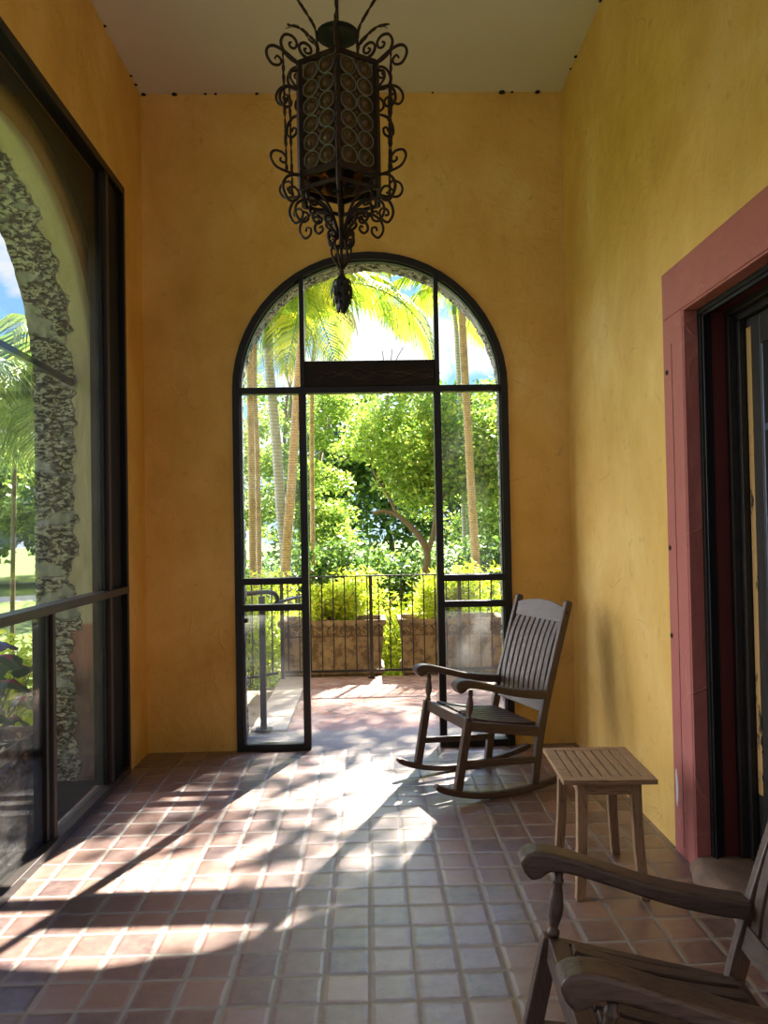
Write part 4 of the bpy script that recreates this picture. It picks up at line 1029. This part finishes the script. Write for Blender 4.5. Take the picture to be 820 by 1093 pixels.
MB().lathe([(.004, 3.462-2.343), (.05, 3.470-2.343), (.084, 3.450-2.343), (.086, 3.444-2.343), (.080, 3.440-2.343), (.05, 3.452-2.343), (.004, 3.456-2.343)], (0, 0, 0), 24).build('smoke_plate', plain('green black patina', (.006, .009, .007), .6, .3, .4, 12, .2), LN, smooth=True)
# candle cluster and chain
mb = MB()
for i in range(3):
    a = 2*PI*i/3; mb.lathe([(.011, .50), (.011, .58), (.016, .585), (.016, .60), (.009, .605), (.009, .67)], (.045*math.cos(a), .045*math.sin(a), 0), 8); mb.beam((0, 0, .50), (.045*math.cos(a), .045*math.sin(a), .51), .008, .008)
mb.build('lamp_holder', m_black, LN)
ch = MB(); z = zt+.30; i = 0
while z < HC-2.343-.07:
    s_ = (1, 0) if i % 2 else (0, 1)
    ch.tube([(s_[0]*.014*math.cos(t), s_[1]*.014*math.cos(t), z+.024+.026*math.sin(t)) for t in [2*PI*q/12 for q in range(13)]], .0035, 5, False)
    z += .043; i += 1
ch.build('chain', m_iron, LN, smooth=True)
MB().lathe([(.006, HC-2.343-.07), (.03, HC-2.343-.05), (.07, HC-2.343-.015), (.075, HC-2.343-.001)], (0, 0, 0), 20).build('ceiling_rose', m_iron, LN, smooth=True)
# ------------------------------------------------------------------ light
sun_d = bpy.data.lights.new('sun', 'SUN'); sun = bpy.data.objects.new('sun', sun_d); C.objects.link(sun)
sv = Vector((.326, .86, 1.0)).normalized(); sun.rotation_euler = (-sv).to_track_quat('-Z', 'Y').to_euler()
sun_d.energy = 24.; sun_d.angle = .0093; sun_d.color = (1., .93, .82)
w = bpy.data.worlds.new('sky'); bpy.context.scene.world = w; w.use_nodes = True
t = NT.__new__(NT); t.t = w.node_tree; t.t.nodes.clear()
out = t.n('ShaderNodeOutputWorld'); bg = t.n('ShaderNodeBackground'); t.t.links.new(bg.outputs[0], out.inputs[0])
dirv = t.n('ShaderNodeTexCoord').outputs['Generated']; x, y, z = t.xyz(dirv)
blue = t.ramp(z, [(0., (.55, .78, 1.0)), (.18, (.30, .60, 1.0)), (.4, (.30, .58, 1.1)), (1., (.12, .32, .8))])
cn = t.noise(t.sc(dirv, (1, 1, 1.9)), 4.2, 8, .58, .25)
cn = t.math('ADD', cn, t.math('MULTIPLY', t.rng(z, .0, .35, 1, 0), .10))
# cumulus bank low ahead
def blob(px, py, rad):
    d = (at(px, py, 1.)-Vector((0, 0, 1.5))).normalized()
    vm = t.n('ShaderNodeVectorMath', operation='DISTANCE'); t.set(vm.inputs[0], dirv); vm.inputs[1].default_value = d
    return t.rng(vm.outputs['Value'], 0, rad, 1, 0)
b = t.math('MAXIMUM', t.math('MAXIMUM', blob(432, 372, .075), blob(390, 385, .07)), t.math('MAXIMUM', blob(512, 370, .05), blob(330, 430, .12)))
b = t.math('MAXIMUM', b, t.math('MAXIMUM', blob(0, 235, .10), blob(20, 470, .12)))
cn = t.math('ADD', cn, t.math('MULTIPLY', b, .30))
cl = t.rng(cn, .63, .70)
rear = t.rng(y, .25, -.5)           # unseen sky opposite the sun, toned down to limit its fill
skyc = t.mix(cl, blue, (.82, .84, .9))
rc = t.mix(t.rng(t.noise(dirv, 2.2, 5), .35, .6), (.16, .2, .3), (.32, .30, .28))
side = t.rng(x, -.5, -.85)         # unseen western sky, brightened to light the right wall through the side arch
skyc = t.mix(side, skyc, (7.2, 7.0, 7.2))
vm = t.n('ShaderNodeVectorMath', operation='DISTANCE'); t.set(vm.inputs[0], dirv); vm.inputs[1].default_value = sv
glow = t.math('MULTIPLY', t.rng(vm.outputs['Value'], .62, .15), t.rng(z, .33, .45))      # brighter sky around the sun, boosted in blue for the floor's reflections
skyc = t.mix(glow, skyc, (2.0, 2.8, 6.8))
col = t.mix(rear, skyc, rc)
t.set(bg.inputs[0], col)
bg.inputs[1].default_value = .72
sc = bpy.context.scene
sc.view_settings.view_transform = 'Standard'; sc.view_settings.look = 'None'; sc.view_settings.exposure = 1.22; sc.view_settings.gamma = 1; sc.view_settings.use_curve_mapping = False
cy = sc.cycles
cy.max_bounces = 10; cy.diffuse_bounces = 6; cy.glossy_bounces = 4; cy.transparent_max_bounces = 24; cy.transmission_bounces = 6
cy.use_denoising = True; cy.sample_clamp_indirect = 6.; cy.caustics_reflective = False
